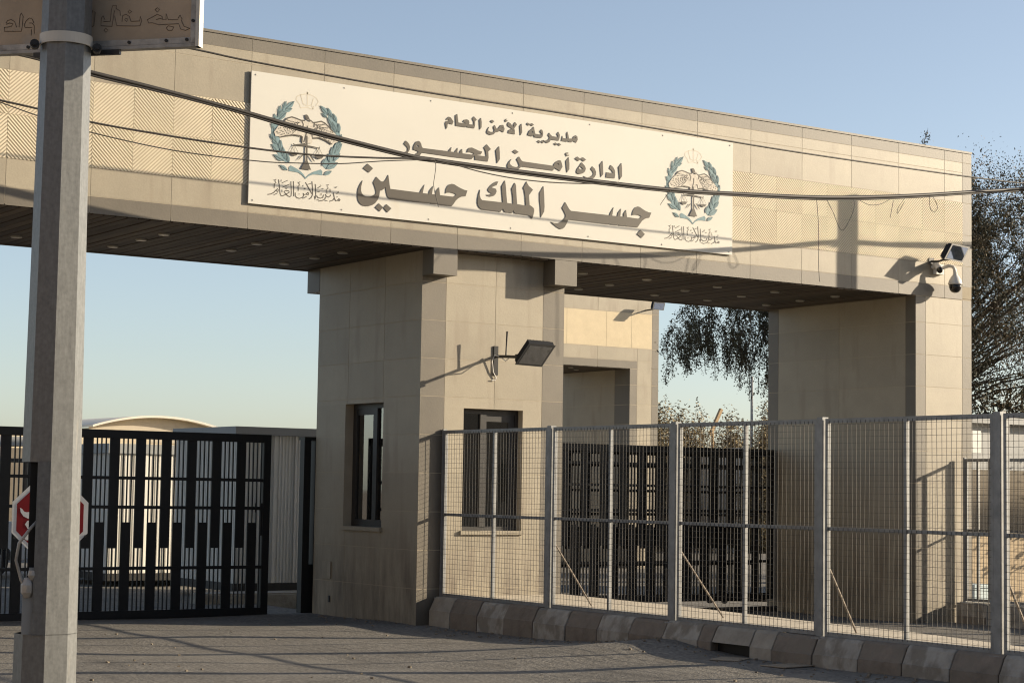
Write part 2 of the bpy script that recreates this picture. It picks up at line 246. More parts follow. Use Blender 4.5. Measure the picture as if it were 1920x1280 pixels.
LINE_MID=[[[(-.4484,5.8026),(-.4766,5.7604),(-.441,5.7366),(-.42,5.7137),(-.4222,5.6831),(-.4452,5.6678),(-.4916,5.6575),(-.5437,5.6491),(-.5933,5.6611),(-.5433,5.6315),(-.5022,5.6159),(-.4731,5.6141),(-.4442,5.6275),(-.4158,5.6585),(-.3933,5.6965),(-.3853,5.7329),(-.4008,5.7666),(-.4247,5.7892)]],[[(-.4122,5.6311),(-.3625,5.6351),(-.3159,5.6495),(-.2755,5.6794),(-.2528,5.7176),(-.2121,5.7426),(-.2141,5.7016),(-.2281,5.6695),(-.2625,5.6275),(-.2916,5.6141),(-.3268,5.6117),(-.368,5.6183)]],[[(-.2728,5.8195),(-.302,5.8085),(-.3248,5.7779),(-.3415,5.7379),(-.3395,5.7052),(-.2995,5.6996),(-.252,5.6846),(.2346,5.6789),(.4956,5.6822),(.5435,5.7315),(.5476,5.6802),(.7352,5.6801),(.7466,5.7282),(.7401,5.8056),(.7784,5.8386),(.7185,5.8917),(.6732,5.8474),(.6986,5.8113),(.7124,5.74),(.5801,5.7408),(.586,5.7492),(.6289,5.7556),(.6527,5.7931),(.5973,5.7998),(.5479,5.8149),(.4986,5.8275),(.4621,5.8207),(.4382,5.7999),(.4269,5.7598),(.4755,5.7679),(.5122,5.7643),(.5338,5.7563),(.5005,5.7396),(.3634,5.7397),(.3562,5.7931),(.3265,5.7639),(.327,5.7408),(.2877,5.7415),(.2925,5.7987),(.2571,5.7561),(.2484,5.7422),(.1905,5.7423),(.2043,5.7979),(.169,5.7605),(.1604,5.743),(-.2061,5.7407),(-.2211,5.7517),(-.2308,5.7862),(-.2491,5.8121)],[(-.2951,5.7636),(-.2775,5.7681),(-.2594,5.7499),(-.2829,5.7446),(-.3007,5.7527)]],[[(.9017,5.8877),(.8512,5.8312),(.8638,5.757),(.8748,5.6746),(.9142,5.7286),(.9114,5.8041)]],[[(1.0903,5.7492),(1.0532,5.7162),(1.0289,5.6769),(1.0262,5.6556),(1.0328,5.638),(1.0551,5.6221),(1.1055,5.6118),(1.1558,5.6172),(1.1996,5.6351),(1.2244,5.6562),(1.2336,5.674),(1.7262,5.6744),(1.7449,5.7126),(1.8331,5.6794),(1.8712,5.737),(1.8641,5.7682),(1.8438,5.8141),(1.8177,5.8166),(1.7727,5.7929),(1.7408,5.7601),(1.7316,5.7351),(1.2608,5.7391),(1.2417,5.7475),(1.2028,5.7933),(1.1657,5.7549),(1.1916,5.721),(1.2113,5.681),(1.1927,5.6632),(1.1487,5.6558),(1.1045,5.6615),(1.0696,5.6813),(1.0629,5.7016),(1.075,5.7291)],[(1.7796,5.7697),(1.8054,5.7768),(1.8221,5.753),(1.7993,5.7585)]],[[(1.1413,5.8758),(1.1954,5.8503),(1.1518,5.8207),(1.0997,5.8448)]],[[(1.9682,5.8707),(1.922,5.8174),(1.9333,5.733),(1.9441,5.6726),(1.9793,5.7166),(1.98,5.7916)]],[[(1.9332,5.9284),(1.9593,5.9287),(1.9628,5.9184),(1.9366,5.9181),(1.9303,5.9067),(1.9435,5.9001),(1.9781,5.9013),(1.9731,5.8916),(1.9243,5.8755),(1.9305,5.8906),(1.9141,5.8995),(1.917,5.9159)]],[[(2.1748,5.8265),(2.1393,5.7822),(2.1005,5.7323),(2.0893,5.6962),(2.1048,5.6764),(2.1477,5.6729),(2.1936,5.6886),(2.2263,5.7163),(2.2402,5.7555),(2.2251,5.7862)],[(2.1362,5.7658),(2.1592,5.7709),(2.1994,5.743),(2.1599,5.7334),(2.13,5.7463)]],[[(2.1044,5.894),(2.1497,5.8705),(2.1902,5.8955),(2.2423,5.87),(2.2044,5.8421),(2.159,5.8667),(2.1185,5.8391),(2.0668,5.8629)]],[[(2.3446,5.7949),(2.3172,5.7584),(2.3455,5.7345),(2.3627,5.7039),(2.3464,5.6779),(2.3135,5.6582),(2.2673,5.6425),(2.2008,5.6544),(2.241,5.6263),(2.2942,5.6184),(2.3472,5.6321),(2.3801,5.6571),(2.4029,5.692),(2.4043,5.73),(2.385,5.7658)]],[[(2.507,5.8831),(2.4609,5.8308),(2.4722,5.7481),(2.4834,5.6724),(2.5197,5.7098),(2.5149,5.8069)]],[[(2.6388,5.8448),(2.6159,5.7989),(2.6534,5.7757),(2.6809,5.7433),(2.5697,5.7412),(2.564,5.6738),(2.7022,5.6775),(2.7117,5.7194),(2.7074,5.7788),(2.6798,5.8194)]],[[(2.8124,5.8873),(2.7643,5.8313),(2.7757,5.748),(2.787,5.6701),(2.8237,5.7176),(2.8207,5.8292)]]]
LINE_LOW=[[[(-1.0308,5.2589),(-1.0527,5.2317),(-1.0744,5.1922),(-1.0902,5.1509),(-1.0975,5.1054),(-1.0964,5.0609),(-1.0868,5.0172),(-1.0634,4.9848),(-1.029,4.9633),(-.9835,4.9578),(-.9382,4.9622),(-.8931,4.979),(-.8539,5.0053),(-.8207,5.0485),(-.7991,5.1006),(-.792,5.1613),(-.7721,5.1658),(-.7466,5.1809),(-.7158,5.2116),(-.7078,5.1698),(-.6933,5.1162),(-.6783,5.0901),(-.6578,5.0771),(-.2473,5.0747),(-.2358,5.086),(-.2179,5.0766),(-.2498,5.0806),(-.2352,5.087),(-.2202,5.0753),(-.1111,5.0774),(-.0995,5.0887),(-.0843,5.0749),(.0107,5.0766),(.0211,5.0903),(.0346,5.0728),(.2172,5.0736),(.2437,5.0993),(.2788,5.1489),(.3143,5.1806),(.3622,5.2059),(.4196,5.2168),(.4442,5.2888),(.3967,5.2933),(.3418,5.3093),(.293,5.3274),(.2504,5.3461),(.2142,5.3485),(.1784,5.3361),(.149,5.3075),(.1329,5.2726),(.1269,5.2208),(.1506,5.2334),(.1985,5.2408),(.2468,5.2354),(.2832,5.2237),(.2655,5.2065),(.2357,5.1918),(.0498,5.1926),(.0358,5.2856),(-.0078,5.2378),(-.011,5.1942),(-.0645,5.1939),(-.0507,5.2921),(-.101,5.2335),(-.1107,5.1918),(-.1964,5.1933),(-.1723,5.2973),(-.2181,5.2368),(-.2359,5.1944),(-.6492,5.1984),(-.6587,5.235),(-.6688,5.2942),(-.682,5.3631),(-.7013,5.3259),(-.7235,5.291),(-.7518,5.2745),(-.7805,5.275),(-.8096,5.2945),(-.8447,5.3233),(-.8885,5.2513),(-.8706,5.2182),(-.8524,5.1751),(-.8429,5.1361),(-.8509,5.1154),(-.8846,5.0945),(-.9297,5.0775),(-.9751,5.073),(-1.0093,5.082),(-1.0383,5.1065),(-1.0504,5.14),(-1.0487,5.1849),(-1.0385,5.2257)]],[[(-.968,5.4664),(-.8927,5.4182),(-.9483,5.3623),(-1.0289,5.4059)]],[[(-.8025,5.0078),(-.7442,4.9685),(-.7887,4.9143),(-.8526,4.9555)]],[[(-.6964,5.0082),(-.6291,4.9646),(-.6826,4.9129),(-.7383,4.9616)]],[[(.6282,5.3179),(.6078,5.264),(.5967,5.2112),(.5935,5.1592),(.6015,5.1238),(.6267,5.0926),(.6639,5.0755),(.936,5.073),(.9542,5.0956),(.9724,5.1208),(.9855,5.0933),(1.0046,5.0743),(1.1109,5.075),(1.1259,5.112),(1.1357,5.0946),(1.1518,5.0736),(1.3635,5.069),(1.3892,5.053),(1.4151,5.0317),(1.4332,5.0834),(1.445,5.1372),(1.4381,5.1656),(1.4091,5.1839),(1.3737,5.2015),(1.3662,5.2666),(1.3619,5.3241),(1.421,5.3986),(1.3566,5.4395),(1.3338,5.4687),(1.3238,5.4914),(1.2716,5.407),(1.2912,5.3749),(1.3052,5.3026),(1.3169,5.1881),(1.1841,5.1935),(1.1726,5.2999),(1.1606,5.4298),(1.1444,5.457),(1.0987,5.3789),(1.1161,5.2942),(1.1244,5.1903),(1.0334,5.1945),(1.0225,5.2744),(1.0108,5.3882),(.9967,5.4704),(.9483,5.3948),(.9563,5.3043),(.971,5.1936),(.6615,5.1918),(.6396,5.2103),(.6266,5.2452),(.6259,5.2814)]],[[(.8974,5.4469),(.8664,5.4453),(.8296,5.4243),(.7869,5.3912),(.7506,5.3511),(.7419,5.3243),(.764,5.3005),(.8013,5.2897),(.7708,5.2726),(.7215,5.2651),(.7403,5.2514),(.7836,5.248),(.8267,5.259),(.8572,5.2839),(.8751,5.3222),(.8651,5.3524),(.8371,5.3574),(.7998,5.3639),(.8366,5.3833),(.8735,5.4002)]],[[(1.5798,5.4582),(1.5231,5.3698),(1.5248,5.2749),(1.5393,5.1864),(1.548,5.0605),(1.5636,5.0831),(1.5978,5.1392),(1.6031,5.2032),(1.594,5.3505),(1.5844,5.4555)]],[[(1.9232,5.2901),(1.8744,5.2134),(1.9044,5.1737),(1.9312,5.1283),(1.9285,5.0987),(1.8933,5.0608),(1.8548,5.0307),(1.8098,5.0106),(1.758,5.0085),(1.7029,5.0193),(1.7454,4.9888),(1.7977,4.959),(1.8499,4.9399),(1.8823,4.9454),(1.9145,4.967),(1.9463,5.0124),(1.9651,5.0568),(1.9746,5.0737),(2.6156,5.0705),(2.6323,5.0817),(2.6459,5.0705),(2.7471,5.0717),(2.7673,5.0844),(2.7844,5.0696),(2.8761,5.0725),(2.8861,5.0854),(2.8999,5.072),(3.088,5.0754),(3.1252,5.1226),(3.1591,5.164),(3.1932,5.1891),(3.2344,5.2105),(3.2793,5.218),(3.3131,5.2883),(3.268,5.2895),(3.2124,5.3034),(3.1638,5.3235),(3.1221,5.3441),(3.0876,5.349),(3.0466,5.3314),(3.0162,5.2984),(2.9997,5.2585),(2.9968,5.2227),(3.0274,5.2338),(3.0754,5.2395),(3.1167,5.2357),(3.1514,5.2225),(3.1173,5.1958),(3.0967,5.1884),(2.9118,5.1929),(2.8968,5.2842),(2.8567,5.2341),(2.8573,5.1933),(2.8029,5.192),(2.815,5.2927),(2.765,5.2362),(2.7555,5.1892),(2.671,5.1894),(2.693,5.2972),(2.6435,5.2274),(2.6306,5.1899),(2.0151,5.1885),(1.9887,5.2058),(1.962,5.2379),(1.9419,5.268)]],[[(3.1366,5.047),(3.2097,4.996),(3.1552,4.9419),(3.079,4.9844)]]]
LEAF=[[(-2.0697,5.9793),(-1.9597,6.0872)],[(-2.1102,5.9474),(-2.0635,6.0766)],[(-2.0866,5.9504),(-1.984,5.9981)],[(-2.162,5.8981),(-2.1388,6.0161)],[(-2.1489,5.8517),(-2.0568,5.9434)],[(-2.201,5.8186),(-2.2096,5.9136)],[(-2.1673,5.8761),(-2.1223,5.9566)],[(-2.2015,5.7332),(-2.2533,5.7962)],[(-2.1707,5.7902),(-2.2025,5.8718)],[(-2.2185,5.6085),(-2.2585,5.6731)],[(-2.1826,5.5861),(-2.2044,5.7328)],[(-2.1464,5.5576),(-2.2517,5.6486)],[(-2.1439,5.4699),(-2.2405,5.557)],[(-2.1274,5.4925),(-2.1195,5.6176)],[(-2.0726,5.3796),(-2.2144,5.4387)],[(-2.0618,5.4015),(-2.0945,5.5428)],[(-2.0089,5.3607),(-2.0379,5.4715)],[(-2.0237,5.2736),(-2.1313,5.3266)],[(-1.5104,5.9845),(-1.6195,6.0821)],[(-1.461,5.9634),(-1.5219,6.07)],[(-1.5217,5.9505),(-1.5972,5.9954)],[(-1.3921,5.9065),(-1.4439,6.0091)],[(-1.4397,5.8518),(-1.5188,5.9563)],[(-1.3584,5.7907),(-1.3676,5.9068)],[(-1.3832,5.7987),(-1.4535,5.9099)],[(-1.4073,5.7849),(-1.4831,5.8737)],[(-1.355,5.6604),(-1.3274,5.7781)],[(-1.3832,5.577),(-1.3171,5.6664)],[(-1.4518,5.4798),(-1.4436,5.6175)],[(-1.4273,5.4509),(-1.3407,5.5449)],[(-1.4118,5.5369),(-1.3742,5.6888)],[(-1.5192,5.3463),(-1.3675,5.4338)],[(-1.5525,5.2719),(-1.4477,5.3251)],[(-1.5787,5.3713),(-1.5341,5.4653)],[(-1.474,5.4247),(-1.4946,5.5328)]]
BAND=[[(-2.0172,6.0127),(-2.0884,6.0144),(-2.1228,5.9726),(-2.1685,5.9187),(-2.2019,5.8505),(-2.2353,5.7824),(-2.2454,5.7279),(-2.2439,5.6748),(-2.2307,5.6231),(-2.2329,5.5889),(-2.2024,5.5201),(-2.1666,5.4622),(-2.1195,5.4158),(-2.0841,5.3783),(-2.0434,5.3621),(-2.009,5.3659),(-2.0108,5.4279),(-2.0645,5.4996),(-2.0947,5.5532),(-2.1371,5.6311),(-2.1742,5.7044),(-2.1646,5.7803),(-2.1193,5.85),(-2.0683,5.9312)],[(-1.5977,6.0604),(-1.5482,6.0286),(-1.51,5.9682),(-1.4715,5.8968),(-1.4454,5.8348),(-1.407,5.7741),(-1.3567,5.7256),(-1.4205,5.6413),(-1.466,5.5676),(-1.5114,5.4994),(-1.5628,5.4359),(-1.579,5.3817),(-1.5309,5.345),(-1.4726,5.3723),(-1.409,5.4319),(-1.3581,5.5271),(-1.3248,5.6206),(-1.3315,5.7013),(-1.3459,5.7813),(-1.366,5.8443),(-1.4055,5.9485),(-1.4625,6.0176),(-1.5122,6.0495)]]
RIBBON=[(-2.0104,5.3113),(-1.9851,5.3348),(-1.9152,5.3087),(-1.8506,5.2767),(-1.8149,5.2466),(-1.7908,5.2128),(-1.7511,5.2534),(-1.6938,5.2909),(-1.5923,5.3305),(-1.5712,5.3092),(-1.5729,5.2645),(-1.6346,5.2658),(-1.6988,5.259),(-1.7506,5.2352),(-1.7903,5.1972),(-1.832,5.2344),(-1.8791,5.2606),(-1.9313,5.2654),(-2.0063,5.2677)]
SCALES=[[(-1.8013,5.7018),(-1.781,5.7042),(-1.7741,5.4126),(-1.7235,5.3085),(-1.8573,5.3097),(-1.8008,5.4096)],[(-1.9693,5.5936),(-1.9532,5.5944),(-1.9488,5.5829),(-1.8769,5.5991),(-1.8015,5.6026),(-1.8008,5.5791),(-1.8763,5.5757),(-1.9543,5.5719)],[(-1.7779,5.5922),(-1.7136,5.5892),(-1.6343,5.5799),(-1.6229,5.5943),(-1.614,5.5901),(-1.6222,5.5682),(-1.7132,5.5751),(-1.7774,5.574)],[(-2.0124,5.4848),(-1.8913,5.4907),(-1.9193,5.4563),(-1.9479,5.4479),(-1.9828,5.457)],[(-1.6931,5.4817),(-1.5641,5.4856),(-1.5869,5.4569),(-1.6219,5.4477),(-1.6633,5.4614)],[(-1.909,5.3977),(-1.8558,5.466),(-1.827,5.4745),(-1.8722,5.4278)],[(-1.7574,5.4823),(-1.7282,5.4803),(-1.6736,5.408),(-1.7032,5.4204)]]
STRINGS=[[(-1.9572,5.5742),(-2.0066,5.4854)],[(-1.9544,5.5745),(-1.952,5.4916)],[(-1.9515,5.5748),(-1.8971,5.49)],[(-1.6282,5.5728),(-1.6844,5.4826)],[(-1.6282,5.5728),(-1.6259,5.4866)],[(-1.6253,5.5731),(-1.57,5.485)]]
EAGLE=[[(-2.0836,5.8436),(-2.049,5.8773),(-1.9902,5.8996),(-1.9303,5.8893),(-1.8701,5.8741),(-1.8222,5.8767),(-1.7799,5.87),(-1.7136,5.8673),(-1.6715,5.8735),(-1.6054,5.8957),(-1.5564,5.88),(-1.5067,5.8437),(-1.4505,5.7961),(-1.3689,5.7241),(-1.38,5.6793),(-1.4525,5.641),(-1.5327,5.6778),(-1.6244,5.6996),(-1.7146,5.6836),(-1.719,5.6237),(-1.8448,5.6092),(-1.856,5.6912),(-1.9546,5.693),(-2.1255,5.6515),(-2.1963,5.6538),(-2.2123,5.6999),(-2.17,5.7636)]]
HEAD=[(-1.8229,5.9456),(-1.7972,5.9526),(-1.7788,5.9392),(-1.7598,5.9049),(-1.744,5.8771),(-1.765,5.8746),(-1.7777,5.8973),(-1.7923,5.8836),(-1.8078,5.899)]
ELINES=[[(-2.0836,5.8436),(-2.049,5.8773),(-1.9902,5.8996),(-1.9303,5.8893),(-1.8701,5.8741),(-1.8222,5.8778)],[(-1.7504,5.8925),(-1.7136,5.8673),(-1.6715,5.8746),(-1.6054,5.8957),(-1.5564,5.88),(-1.5067,5.8437),(-1.4505,5.7961)],[(-2.1255,5.6504),(-2.0433,5.6745),(-1.9547,5.6941),(-1.8591,5.6925)],[(-1.4525,5.641),(-1.5327,5.6778),(-1.6244,5.6996),(-1.7146,5.6836),(-1.7249,5.731)],[(-1.7917,5.75),(-1.8053,5.6999),(-1.8272,5.622)],[(-1.8579,5.8659),(-1.8389,5.8305),(-1.8494,5.7754)],[(-1.6954,5.8641),(-1.7001,5.8149)],[(-1.7846,5.8209),(-1.7887,5.7503)],[(-1.847,5.6896),(-1.8512,5.6246)],[(-1.746,5.7285),(-1.7221,5.7367)]]
DASH=[[(-1.8895,5.8455),(-1.9025,5.8438)],[(-1.9077,5.8438),(-1.92,5.8497)],[(-1.923,5.843),(-1.9315,5.8399)],[(-1.9442,5.8427),(-1.9515,5.8429)],[(-1.9645,5.8437),(-1.9734,5.8458)],[(-1.9826,5.8456),(-1.9897,5.8465)],[(-1.9984,5.848),(-2.009,5.8466)],[(-2.0207,5.8524),(-2.0313,5.8497)],[(-2.038,5.8564),(-2.0516,5.8548)],[(-1.8966,5.8401),(-1.906,5.8433)],[(-1.9285,5.8338),(-1.9401,5.8373)],[(-1.9508,5.8301),(-1.9604,5.8257)],[(-1.9725,5.8274),(-1.9842,5.825)],[(-1.9917,5.8257),(-2.0022,5.8245)],[(-2.0159,5.8244),(-2.0255,5.8233)],[(-2.046,5.8242),(-2.0577,5.8209)],[(-2.0635,5.8247),(-2.074,5.821)],[(-2.0864,5.8259),(-2.0969,5.8209)],[(-1.9078,5.8298),(-1.9179,5.8293)],[(-1.9389,5.8192),(-1.9518,5.8183)],[(-1.9621,5.8119),(-1.9741,5.8071)],[(-1.9924,5.8032),(-2.002,5.8004)],[(-2.0138,5.7979),(-2.0225,5.7996)],[(-2.0438,5.7914),(-2.0566,5.7901)],[(-2.0777,5.7854),(-2.0887,5.7837)],[(-2.0973,5.7825),(-2.1042,5.7787)],[(-2.1261,5.7787),(-2.1329,5.7745)],[(-1.9128,5.8231),(-1.9213,5.8239)],[(-1.9444,5.8098),(-1.956,5.8082)],[(-1.9687,5.8001),(-1.9834,5.7998)],[(-2.0047,5.7868),(-2.0158,5.7867)],[(-2.0348,5.7769),(-2.0472,5.7775)],[(-2.0631,5.7685),(-2.073,5.7657)],[(-2.087,5.762),(-2.0957,5.761)],[(-2.1247,5.7529),(-2.1397,5.7528)],[(-2.1512,5.7471),(-2.1587,5.7445)],[(-1.9223,5.813),(-1.9352,5.8074)],[(-1.9474,5.8002),(-1.9545,5.7946)],[(-1.9739,5.7873),(-1.9881,5.7833)],[(-2.0067,5.7722),(-2.0141,5.7647)],[(-2.0395,5.7581),(-2.0524,5.7546)],[(-2.0751,5.744),(-2.0843,5.7415)],[(-2.1137,5.7301),(-2.1213,5.7226)],[(-2.1326,5.7237),(-2.1403,5.7238)],[(-2.1712,5.7113),(-2.1821,5.7024)],[(-1.9106,5.8136),(-1.9235,5.812)],[(-1.9425,5.7944),(-1.9501,5.7932)],[(-1.9726,5.777),(-1.9821,5.7678)],[(-2.0089,5.7572),(-2.0227,5.7533)],[(-2.0349,5.7438),(-2.0442,5.7345)],[(-2.065,5.7293),(-2.0755,5.7278)],[(-2.0935,5.7164),(-2.1077,5.7134)],[(-2.1354,5.6987),(-2.1429,5.692)],[(-2.1559,5.6905),(-2.1697,5.6896)],[(-1.9098,5.8067),(-1.9181,5.7991)],[(-1.9391,5.7856),(-1.9476,5.7743)],[(-1.959,5.7717),(-1.9728,5.7681)],[(-1.9877,5.7525),(-1.9955,5.7469)],[(-2.018,5.7334),(-2.0258,5.7313)],[(-2.0455,5.7172),(-2.0549,5.7075)],[(-2.0783,5.699),(-2.0886,5.6905)],[(-2.1056,5.6848),(-2.1182,5.6815)],[(-2.1219,5.6766),(-2.1291,5.674)],[(-1.8926,5.8118),(-1.899,5.8026)],[(-1.9203,5.7868),(-1.9311,5.7826)],[(-1.9329,5.7758),(-1.9382,5.7664)],[(-1.9619,5.7518),(-1.9671,5.7427)],[(-1.9754,5.7413),(-1.981,5.7316)],[(-1.9977,5.7248),(-2.0063,5.7182)],[(-2.0227,5.7076),(-2.0316,5.6991)],[(-2.0443,5.6937),(-2.0498,5.6874)],[(-2.0673,5.6796),(-2.0724,5.6731)],[(-1.8779,5.8159),(-1.8808,5.8059)],[(-1.8905,5.8),(-1.895,5.7905)],[(-1.9084,5.7784),(-1.9187,5.7691)],[(-1.9224,5.7627),(-1.9255,5.7534)],[(-1.9347,5.7497),(-1.9425,5.7429)],[(-1.9467,5.7377),(-1.9547,5.7331)],[(-1.9615,5.7241),(-1.9713,5.7197)],[(-1.9755,5.712),(-1.9823,5.7071)],[(-1.9913,5.6992),(-1.9949,5.6883)],[(-1.6842,5.8476),(-1.6772,5.8501)],[(-1.6678,5.8464),(-1.6602,5.8488)],[(-1.6514,5.8462),(-1.636,5.8483)],[(-1.6386,5.8469),(-1.626,5.8488)],[(-1.6233,5.8487),(-1.615,5.8472)],[(-1.6141,5.8503),(-1.5997,5.8498)],[(-1.597,5.8544),(-1.5841,5.8564)],[(-1.5804,5.8594),(-1.5721,5.8604)],[(-1.5653,5.8647),(-1.5509,5.8702)],[(-1.6759,5.8406),(-1.661,5.8412)],[(-1.6581,5.8361),(-1.6449,5.8358)],[(-1.6326,5.8308),(-1.6216,5.8296)],[(-1.616,5.8281),(-1.6081,5.8238)],[(-1.5943,5.8257),(-1.5829,5.8196)],[(-1.5785,5.8248),(-1.5659,5.8186)],[(-1.5568,5.8245),(-1.5448,5.8274)],[(-1.5351,5.8252),(-1.5266,5.8241)],[(-1.5212,5.8261),(-1.5137,5.8245)],[(-1.6627,5.8317),(-1.6524,5.8256)],[(-1.6321,5.8208),(-1.6252,5.8181)],[(-1.6117,5.8142),(-1.6,5.8108)],[(-1.5869,5.8069),(-1.573,5.8042)],[(-1.5622,5.8007),(-1.549,5.8025)],[(-1.5383,5.7956),(-1.5301,5.7964)],[(-1.5181,5.792),(-1.5091,5.7922)],[(-1.4873,5.7875),(-1.4779,5.7815)],[(-1.4626,5.7846),(-1.4482,5.7825)],[(-1.6504,5.8215),(-1.6405,5.8165)],[(-1.6272,5.8111),(-1.616,5.803)],[(-1.5994,5.7992),(-1.5927,5.7911)],[(-1.5713,5.7879),(-1.5638,5.7829)],[(-1.5419,5.7771),(-1.5302,5.7719)],[(-1.5032,5.7644),(-1.4959,5.7566)],[(-1.4788,5.7572),(-1.4666,5.7581)],[(-1.4465,5.7485),(-1.4402,5.7412)],[(-1.4118,5.74),(-1.4033,5.7408)],[(-1.6575,5.821),(-1.6511,5.8162)],[(-1.6218,5.8024),(-1.6114,5.7984)],[(-1.599,5.791),(-1.5935,5.7835)],[(-1.5579,5.7719),(-1.5461,5.7706)],[(-1.5265,5.7585),(-1.5178,5.7535)],[(-1.5061,5.7504),(-1.4967,5.748)],[(-1.4734,5.7383),(-1.4676,5.7346)],[(-1.4463,5.729),(-1.4363,5.7233)],[(-1.4089,5.7171),(-1.3996,5.7152)],[(-1.6545,5.8096),(-1.6445,5.8078)],[(-1.6253,5.7896),(-1.6215,5.7843)],[(-1.6054,5.7766),(-1.6009,5.7685)],[(-1.5762,5.7582),(-1.5649,5.753)],[(-1.5428,5.7387),(-1.532,5.7326)],[(-1.5256,5.7291),(-1.5173,5.7244)],[(-1.4957,5.7134),(-1.4846,5.7108)],[(-1.4656,5.6987),(-1.4576,5.6917)],[(-1.435,5.6844),(-1.4236,5.6789)],[(-1.6667,5.8083),(-1.655,5.8016)],[(-1.6407,5.7849),(-1.6349,5.7724)],[(-1.6195,5.7666),(-1.6133,5.7604)],[(-1.5949,5.7464),(-1.5853,5.7413)],[(-1.5741,5.7302),(-1.5674,5.727)],[(-1.5542,5.7153),(-1.5499,5.7049)],[(-1.5309,5.6989),(-1.527,5.6936)],[(-1.5057,5.682),(-1.4948,5.6797)],[(-1.4844,5.6684),(-1.476,5.6601)],[(-1.678,5.811),(-1.6664,5.8032)],[(-1.6637,5.7952),(-1.6565,5.7884)],[(-1.6493,5.78),(-1.6406,5.7693)],[(-1.635,5.7656),(-1.6318,5.7545)],[(-1.6136,5.7454),(-1.6024,5.7426)],[(-1.5982,5.732),(-1.5912,5.7207)],[(-1.5849,5.7211),(-1.5801,5.7132)],[(-1.5712,5.7105),(-1.5621,5.702)],[(-1.5555,5.6988),(-1.545,5.6912)],[(-1.6964,5.8209),(-1.695,5.8133)],[(-1.6872,5.8046),(-1.6841,5.7928)],[(-1.6785,5.7901),(-1.6759,5.7809)],[(-1.6679,5.7734),(-1.6591,5.7639)],[(-1.6584,5.7596),(-1.6567,5.7518)],[(-1.6486,5.7465),(-1.6408,5.7391)],[(-1.6417,5.7379),(-1.6321,5.732)],[(-1.6321,5.7268),(-1.6259,5.7207)],[(-1.624,5.718),(-1.6132,5.7106)]]
CROWN=[[(-1.8933,6.0661),(-1.9364,6.1091),(-1.9315,6.1474),(-1.8784,6.1758),(-1.7949,6.1975),(-1.7222,6.1854),(-1.6671,6.16),(-1.6448,6.1195),(-1.6768,6.0721)],[(-1.8741,6.0201),(-1.8933,6.0661)],[(-1.8784,6.1758),(-1.8589,6.119),(-1.8456,6.0722)],[(-1.7927,6.2249),(-1.7882,6.0633)],[(-1.7093,6.1546),(-1.7313,6.076)],[(-1.8741,6.0201),(-1.7906,6.0387),(-1.7178,6.0236),(-1.7008,6.0636)],[(-1.8456,6.0722),(-1.7849,6.0529),(-1.7313,6.076)],[(-1.728,6.0656),(-1.7118,6.0243)],[(-1.8072,6.2067),(-1.7772,6.2107)]]
